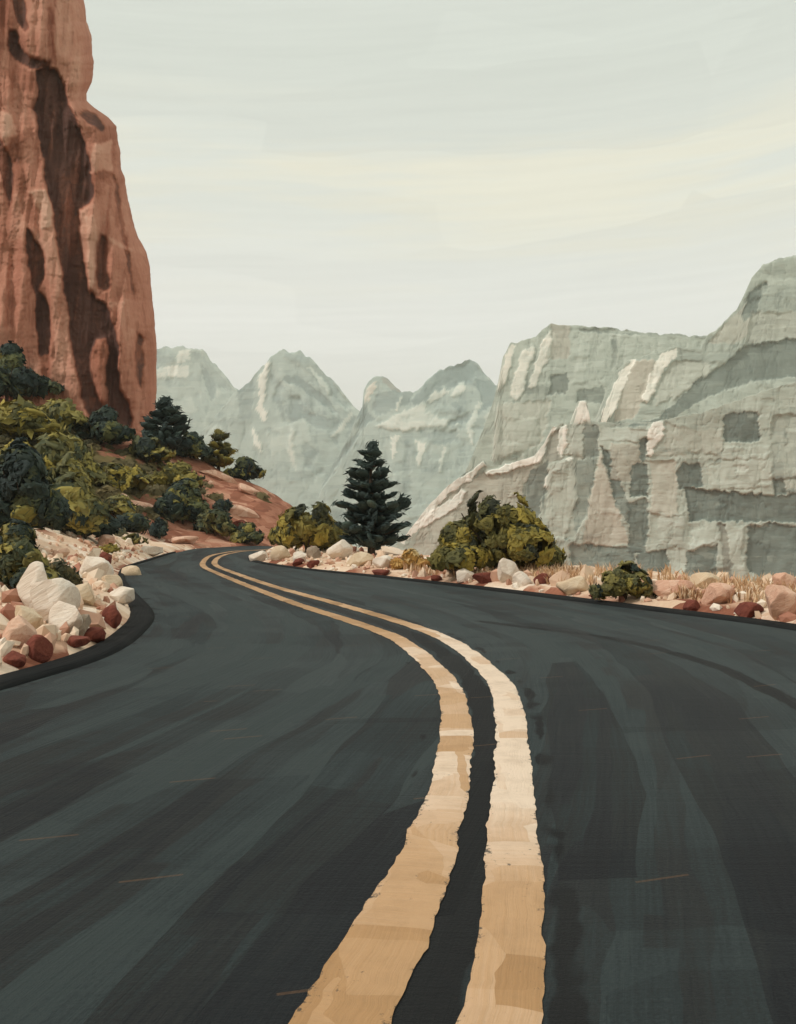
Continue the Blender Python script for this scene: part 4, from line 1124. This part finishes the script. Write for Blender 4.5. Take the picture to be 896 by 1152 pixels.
def build_plants():
    B = bush
    # verge beyond the road
    conifer(418, 624, 82, 126, MATS['pine'], 'dark pointed pine tree standing between two olive bushes', 3, tiers=9, dab=9.2)
    B(346, 621, 92, 64, MATS['olive'], 'rounded olive bush at the road bend beside the dark pine', 21, n=150, dab=10.5, lobes=5, tint=(0.50, 0.34))
    B(560, 647, 136, 106, MATS['olive'], 'largest olive bush, spreading wide over pale verge rocks', 22, n=330, dab=10.5, lobes=7, tint=(0.44, 0.32))
    B(703, 677, 84, 46, MATS['mixed'], 'small low dark bush among sandy verge rocks near the kerb', 23, n=120, dab=7.5, lobes=5, tint=(0.62, 0.35))
    B(463, 641, 44, 24, MATS['ochre'], 'small ochre yellow bush on the verge below the pine', 24, n=50, dab=7, lobes=3, tint=(0.45, 0.4))
    # crest of the red hill
    conifer(186, 512, 56, 62, MATS['pine'], 'dark juniper tree on the red hill against the cliff corner', 31, tiers=6, dab=9, tint=(0.4, 0.3))
    B(214, 516, 44, 30, MATS['dark'], 'dark bush on the hill crest beside the juniper', 32, n=60, dab=8, lobes=3, tint=(0.3, 0.3))
    conifer(246, 514, 38, 42, MATS['olive'], 'small olive tree standing upright on the hill crest', 33, tiers=4, dab=7, tint=(0.55, 0.4))
    B(276, 531, 40, 28, MATS['dark'], 'last dark bush down the hill crest, above pale slabs', 34, n=50, dab=7.5, lobes=3, tint=(0.42, 0.5))
    # foot of the cliff
    B(112, 500, 84, 44, MATS['dark'], 'wide dark green bush at the foot of the chimney streak', 35, n=120, dab=9, lobes=5, tint=(0.36, 0.3))
    B(36, 448, 74, 34, MATS['dark'], 'dark low bush against the cliff foot', 36, n=80, dab=9, lobes=4, tint=(0.25, 0.2))
    B(8, 452, 64, 72, MATS['dark'], 'tall dark bush against the cliff foot at the picture edge', 37, n=90, dab=11, lobes=3, tint=(0.3, 0.35))
    # slope
    B(22, 496, 84, 50, MATS['olive'], 'yellow olive bush on the upper slope below the cliff', 38, n=120, dab=16, lobes=4, tint=(0.70, 0.3))
    B(140, 552, 56, 34, MATS['olive'], 'olive bush in the middle of the red slope', 39, n=70, dab=9, lobes=4, tint=(0.5, 0.4))
    B(166, 520, 60, 34, MATS['mixed'], 'mixed green bush below the juniper on the slope', 40, n=70, dab=9.5, lobes=4, tint=(0.5, 0.4))
    B(206, 590, 52, 60, MATS['dark'], 'tall dark bush beside the pale gravel at the slope foot', 41, n=110, dab=8.5, lobes=4, tint=(0.36, 0.35))
    B(242, 603, 46, 36, MATS['mixed'], 'dark green bush where the slope meets the road', 42, n=70, dab=8, lobes=4, tint=(0.3, 0.35))
    B(278, 612, 34, 26, MATS['mixed'], 'smallest roadside bush where the red hill ends', 45, n=40, dab=7, lobes=3, tint=(0.3, 0.3))
    B(251, 575, 16, 20, MATS['dark'], 'lone dark shrub on bare red hillside', 43, n=22, dab=6, lobes=2, tint=(0.25, 0.2))
    B(179, 606, 17, 28, MATS['pine'], 'narrow dark shrub standing on the pale gravel', 44, n=26, dab=6.5, lobes=2, tint=(0.35, 0.3))
    B(146, 598, 40, 26, MATS['dark'], 'low rounded dark bush on gravel below the olive bush', 46, n=46, dab=9, lobes=3, tint=(0.3, 0.3))
    B(150, 612, 26, 14, MATS['mixed'], 'small sage tuft on the gravel', 47, n=30, dab=5, lobes=3, tint=(0.6, 0.3))
    B(122, 622, 24, 12, MATS['olive'], 'small olive tuft above the red rock on gravel', 48, n=24, dab=6, lobes=2, tint=(0.7, 0.2))
    B(64, 486, 66, 40, MATS['mixed'], 'grey green bush between the yellow olive bush and the chimney streak', 55, n=80, dab=11, lobes=4, tint=(0.6, 0.3))
    B(20, 540, 70, 52, MATS['olive'], 'mustard olive bush just above the tall thicket bush', 57, n=90, dab=13, lobes=4, tint=(0.6, 0.3))
    B(196, 548, 50, 34, MATS['olive'], 'faded olive bush on the red hill above the tall dark roadside bush', 58, n=60, dab=9, lobes=4, tint=(0.55, 0.3))
    B(128, 580, 44, 26, MATS['mixed'], 'sage green bush at the upper edge of the gravel', 60, n=50, dab=9, lobes=3, tint=(0.55, 0.3))
    # big mass on the near bank
    B(96, 606, 60, 54, MATS['dark'], 'dark bluish bush at the end of the near thicket', 49, n=90, dab=12, lobes=4, tint=(0.28, 0.3))
    B(72, 600, 90, 96, MATS['mixed'], 'broad green bush in the middle of the thicket', 50, n=170, dab=14, lobes=5, tint=(0.5, 0.42))
    B(20, 606, 92, 120, MATS['dark'], 'tall dark bush at the back of the thicket', 51, n=190, dab=14, lobes=5, tint=(0.26, 0.34))
    B(66, 548, 84, 66, MATS['mixed'], 'grey green bush above the thicket on the slope', 52, n=120, dab=15, lobes=4, tint=(0.66, 0.35))
    B(18, 668, 88, 88, MATS['mixed'], 'nearest leafy bush with mustard top beside pale boulders', 53, n=170, dab=13, lobes=5, tint=(0.42, 0.45))
    B(62, 668, 52, 46, MATS['sage'], 'low brown sage bush behind the pale boulders', 54, n=90, dab=11, lobes=4, tint=(0.5, 0.4))


def build_rocks():
    R = stone
    # left bank
    R(56, 702, 60, 52, MATS['pale'], 'largest white boulder on the near bank', 101, 'boulder', 'boulder', depth=0.7, cuts=15)
    R(74, 712, 44, 36, MATS['pale'], 'blocky white boulder leaning before the largest white boulder', 160, 'boulder', 'boulder', cuts=16)
    R(28, 712, 36, 30, MATS['cream'], 'cream boulder on the picture edge side of the largest white boulder', 161, 'boulder', 'boulder', cuts=14)
    R(38, 686, 42, 56, MATS['pale'], 'white boulder leaning behind the largest white boulder', 102, 'boulder', 'boulder', depth=0.7)
    R(100, 650, 46, 26, MATS['pale'], 'flat white slab on the gravel bank below the olive tuft', 103, 'boulder', 'boulder', tilt=0.3)
    R(134, 678, 30, 20, MATS['pale'], 'white stone perched above the kerb bend', 105, tilt=0.4)
    R(126, 664, 26, 18, MATS['cream'], 'cream stone beside the flat white slab', 106)
    R(88, 716, 26, 24, MATS['grey'], 'grey brown block beside the blocky white boulder', 107, cuts=14)
    R(126, 706, 26, 26, MATS['red'], 'round red brown stone at the kerb bend', 108)
    R(106, 724, 32, 18, MATS['red'], 'flat red brown stone second from the kerb bend', 109, cuts=14)
    R(84, 730, 30, 13, MATS['red'], 'thin red brown stone between two larger kerb stones', 110, cuts=14)
    R(40, 744, 32, 28, MATS['red'], 'chunky red brown stone close to the picture edge', 111, cuts=12)
    R(14, 750, 26, 17, MATS['red'], 'dark red wedge stone at the picture edge', 112, cuts=14)
    R(50, 662, 20, 22, MATS['red'], 'round maroon stone in front of the sage bush', 113)
    R(117, 638, 16, 18, MATS['red'], 'maroon stone below the olive tuft on gravel', 114)
    R(119, 614, 20, 13, MATS['pink'], 'pale pink slab on gravel below the dark bush', 115)
    R(18, 726, 40, 40, MATS['pink'], 'sandy pink boulder at the picture edge behind red stones', 116, 'boulder', 'boulder', sink=0.4)
    R(90, 680, 40, 24, MATS['cream'], 'cream rock between white boulders and flat white slab', 117)
    R(145, 650, 28, 14, MATS['cream'], 'cream stone where the kerb thins out', 118)
    R(168, 624, 30, 10, MATS['pale'], 'long pale stone beside the road past the kerb', 119)
    R(205, 612, 34, 9, MATS['pink'], 'long pink stone lying at the road edge below dark bush', 120)
    # hillside slabs
    R(244, 540, 44, 9, MATS['pink'], 'upper pale slab on the red hill below the crest bushes', 121, 'slab', 'rock slab', tilt=0.4, depth=0.5, cuts=12)
    R(278, 556, 44, 9, MATS['pink'], 'lower pale slab on the red hill', 122, 'slab', 'rock slab', tilt=0.45, depth=0.5, cuts=12)
    R(236, 548, 9, 8, MATS['pink'], 'small round pale stone beside the upper slab', 123)
    R(272, 580, 58, 13, MATS['pink'], 'wide sloping slab low on the red hill', 124, 'slab', 'rock slab', tilt=0.4, depth=0.5, sink=0.5, cuts=12)
    R(270, 596, 20, 12, MATS['red'], 'orange red stone at the foot of the red hill', 125)
    R(136, 566, 20, 11, MATS['pink'], 'pale pink stone on the slope under the olive bush', 126, tilt=0.4)
    R(160, 572, 44, 10, MATS['pink'], 'long pink slab running down to the gravel', 127, 'slab', 'rock slab', tilt=0.5, depth=0.5, sink=0.5)
    R(152, 478, 40, 16, MATS['pink'], 'pink ledge rock at the foot of the cliff', 128, tilt=0.2)
    # far verge
    R(292, 633, 26, 14, MATS['pale'], 'white stone at the tip of the verge by the bend', 131)
    R(316, 630, 24, 17, MATS['cream'], 'cream rock below the olive bush at the bend', 132)
    R(336, 633, 20, 13, MATS['pale'], 'pale rock between the cream rock and pink rock', 133)
    R(352, 628, 20, 14, MATS['grey'], 'greyish pink rock under the olive bush', 134)
    R(383, 630, 34, 24, MATS['pale'], 'pale pointed boulder in front of the pine', 135, 'boulder', 'boulder')
    R(406, 637, 34, 17, MATS['cream'], 'low cream boulder below the pale pointed boulder', 136, 'boulder', 'boulder')
    R(432, 639, 26, 14, MATS['pale'], 'flat pale rock between pine and ochre bush', 137)
    R(335, 637, 15, 9, MATS['red'], 'first of two red stones below the olive bush', 138)
    R(352, 639, 17, 9, MATS['red'], 'second of two red stones below the olive bush, nearer the pine', 139)
    R(430, 650, 24, 9, MATS['red'], 'thin red stone by the kerb under the pine', 140)
    R(510, 648, 30, 20, MATS['pink'], 'pink rock at the edge of the largest bush', 141)
    R(523, 654, 25, 15, MATS['pale'], 'pale round stone beside the pink rock', 142)
    R(571, 656, 30, 28, MATS['pale'], 'tall white boulder before the largest bush', 143, 'boulder', 'boulder')
    R(588, 659, 22, 16, MATS['pale'], 'white stone leaning on the tall white boulder', 144)
    R(491, 656, 15, 8, MATS['red'], 'small maroon stone by the kerb below the ochre bush', 145)
    R(546, 657, 28, 12, MATS['red'], 'red stone between pale round stone and white boulder', 146)
    R(610, 657, 26, 12, MATS['red'], 'dark red stone at the foot of the largest bush', 147)
    R(648, 668, 42, 22, MATS['cream'], 'sandy mound rock among the dry grass', 148, sink=0.4)
    R(672, 674, 20, 9, MATS['red'], 'red brown stone beside the small low bush', 149)
    R(758, 674, 54, 22, MATS['pink'], 'pale pink boulder beyond the small low bush', 150, 'boulder', 'boulder')
    R(812, 680, 46, 24, MATS['pink'], 'rounded pink boulder behind the maroon stones', 151, 'boulder', 'boulder')
    R(880, 700, 38, 42, MATS['pink'], 'tall rounded pink boulder at the verge end', 152, 'boulder', 'boulder')
    R(780, 690, 20, 14, MATS['red'], 'small maroon stone by the kerb', 154)
    R(845, 698, 34, 18, MATS['red'], 'large angular maroon stone by the kerb', 155, cuts=13)
    R(796, 662, 40, 18, MATS['cream'], 'low cream rock on the verge rim', 157)
    R(886, 668, 30, 24, MATS['pink'], 'pink rock on the rim above the tall pink boulder', 158)


def build_cover():
    build_rubble('rubble', along(LE, 2.4, 12, 0.5, 3.6, 1), 1000, 0.06, MATS['gravel'], 'small loose stones over the near gravel bank', 201)
    build_rubble('rubble', along(RE, 5, 13, 0.25, 3.6, -1), 1100, 0.06, MATS['gravel'], 'small loose stones along the verge of bushes', 202)
    build_rubble('rubble', along(LE, 4.2, 12, 0.6, 4.2, 1), 190, 0.13, MATS['gravel'], 'broken stones scattered over the near gravel bank', 204)
    build_rubble('rubble', along(RE, 5, 13, 0.5, 3.9, -1), 130, 0.10, MATS['gravel'], 'broken stones scattered along the verge of bushes', 205)
    build_undergrowth()
    build_grass('dry_grass', along(RE, 4.6, 9.2, 0.7, 3.6, -1), 900, 0.28, MATS['straw'], 'straw coloured dry grass along the verge around the small low bush', 203)


def build_undergrowth():
    rng = np.random.default_rng(77)
    d = Dabs(77); d.leaves = 14; d.leaf_size = 0.5
    xs, ys = rng.uniform(-30, -8.5, 2600), rng.uniform(14, 62, 2600)
    z, dl, dr, left, right = terrain(xs, ys, True)
    nn = vnoise(xs * 0.35, ys * 0.35, 21)
    ok = left & (dl + nn * 1.5 > 3.2) & (rng.uniform(0, 1, 2600) < (1 - smooth(-18.5, -12.0, xs + nn * 4)) * 0.55 + 0.02)
    for x, y, zz in zip(xs[ok], ys[ok], z[ok]):
        r = 0.0085 * y * rng.uniform(0.5, 1.1) + 0.05
        d.add((x, y, zz + r * 0.25), (rng.normal(0.2, 0.3), -0.75 + rng.normal(0, 0.2), 0.8), r, np.clip(rng.normal(0.5, 0.25), 0.02, 0.98), thick=0.8)
    o = d.build('undergrowth', MATS['sage'], None)
    tag(o, 'low olive scrub covering the slope between the bushes', 'undergrowth', kind='stuff')


def build_world():
    w = bpy.data.worlds.new('World'); S.world = w
    w.use_nodes = True
    t = w.node_tree; n = t.nodes; l = t.links
    n.clear()
    class W(NT):
        def __init__(self):
            self.t, self.n, self.l = t, n, l
    nt = W()
    out = nt.new('ShaderNodeOutputWorld'); bg = nt.new('ShaderNodeBackground')
    sky = nt.new('ShaderNodeTexSky', sky_type='NISHITA', sun_disc=False)
    sky.sun_elevation = SUN_EL; sky.sun_rotation = SUN_ROT
    sky.air_density = 1.2; sky.dust_density = 4.0
    d = nt.coord('Generated')
    # thin overcast: cloud sheet brightest low down, drawn out in level streaks
    sep = nt.new('ShaderNodeSeparateXYZ'); l.new(d, sep.inputs[0])
    el = sep.outputs[2]
    wv = nt.warp(d, 1.6, 0.05)
    s1 = nt.noise(nt.mapping(wv, (2.0, 2.0, 22.0), (0.05, 0.04, 0)), 1.0, 4, 0.6).outputs[0]
    s2 = nt.noise(nt.mapping(wv, (4.0, 4.0, 120.0), (0.03, 0.05, 0)), 1.0, 4, 0.7).outputs[0]
    s3 = nt.brush(wv, (2.2, 2.2, 15.0), (0.05, 0.06, 0), warp=0.05, wscale=3.0)
    base = nt.ramp(el, [(0.0, srgb(233, 234, 229)), (0.22, srgb(233, 234, 228)), (0.33, srgb(220, 223, 213)), (0.46, srgb(208, 213, 203)), (1.0, srgb(210, 214, 206))])
    band = nt.math('MULTIPLY', nt.ramp(el, [(0.22, (0, 0, 0, 1)), (0.33, (1, 1, 1, 1)), (0.37, (1, 1, 1, 1)), (0.44, (0, 0, 0, 1))]), nt.ramp(s1, [(0.45, (0, 0, 0, 1)), (0.62, (1, 1, 1, 1))]))
    base = nt.mix(nt.math('MULTIPLY', band, 0.6), base, srgb(230, 224, 200))
    v = nt.math('ADD', 0.862, nt.math('MULTIPLY', s1, 0.09))
    v = nt.math('ADD', v, nt.math('MULTIPLY', s2, 0.15))
    v = nt.math('ADD', v, nt.math('MULTIPLY', s3, 0.065))
    cloud = nt.scale_value(base, nt.math('MULTIPLY', v, CLOUD))
    mix = nt.mix(0.90, sky.outputs[0], cloud)
    l.new(mix, bg.inputs[0]); bg.inputs[1].default_value = 0.1
    l.new(bg.outputs[0], out.inputs[0])


def build_haze():
    x0, x1, y0, y1, z0, z1 = -2700, 2700, -2700, 3500, -40, 420
    V = [(x, y, z) for z in (z0, z1) for y in (y0, y1) for x in (x0, x1)]
    F = [(0, 2, 3, 1), (4, 5, 7, 6), (0, 1, 5, 4), (2, 6, 7, 3), (0, 4, 6, 2), (1, 3, 7, 5)]
    m = bpy.data.materials.new('valley_haze'); m.use_nodes = True
    n = m.node_tree.nodes; n.clear()
    out = n.new('ShaderNodeOutputMaterial'); v = n.new('ShaderNodeVolumePrincipled')
    v.inputs['Color'].default_value = srgb(232, 236, 226)
    v.inputs['Density'].default_value = HAZE
    v.inputs['Anisotropy'].default_value = 0.0
    m.node_tree.links.new(v.outputs[0], out.inputs['Volume'])
    o = link_mesh('haze', V, F, m, smooth=False)
    o['kind'] = 'stuff'; o['label'] = 'thin pale haze filling the valley air'; o['category'] = 'haze'
    return o


SUN_AZ, SUN_EL = math.radians(246), math.radians(42)         # azimuth clockwise from +y: behind the camera, to the left
SUN_ROT = SUN_AZ
CLOUD = 12.3
HAZE = 0.00026

build_materials()
build_ground()
build_road()
build_cliff()
build_mountains()
build_plants()
build_rocks()
build_cover()
build_world()
if HAZE > 0: build_haze()

sun = bpy.data.lights.new('sun', 'SUN')
sun.energy = 2.0; sun.angle = math.radians(9); sun.color = (1.0, 0.965, 0.92)
so = bpy.data.objects.new('sun', sun); COL.objects.link(so)
to_sun = Vector((math.sin(SUN_AZ) * math.cos(SUN_EL), math.cos(SUN_AZ) * math.cos(SUN_EL), math.sin(SUN_EL)))
so.rotation_euler = to_sun.to_track_quat('Z', 'Y').to_euler()
so.location = to_sun * 60

cam = bpy.data.cameras.new('camera')
cam.sensor_fit = 'VERTICAL'; cam.sensor_height = 24.0
cam.lens = 24.0 * FPX / 1152.0
cam.shift_y = (YH - 576.0) / 1152.0
cam.clip_end = 8000
co = bpy.data.objects.new('camera', cam); COL.objects.link(co)
co.location = (0, 0, EYE); co.rotation_euler = (math.radians(90), 0, 0)
S.camera = co

S.view_settings.view_transform = 'Standard'; S.view_settings.look = 'None'
S.view_settings.exposure = 0.0; S.view_settings.gamma = 1.0
S.cycles.use_denoising = True
S.cycles.max_bounces = 4; S.cycles.diffuse_bounces = 2; S.cycles.glossy_bounces = 2; S.cycles.volume_bounces = 1
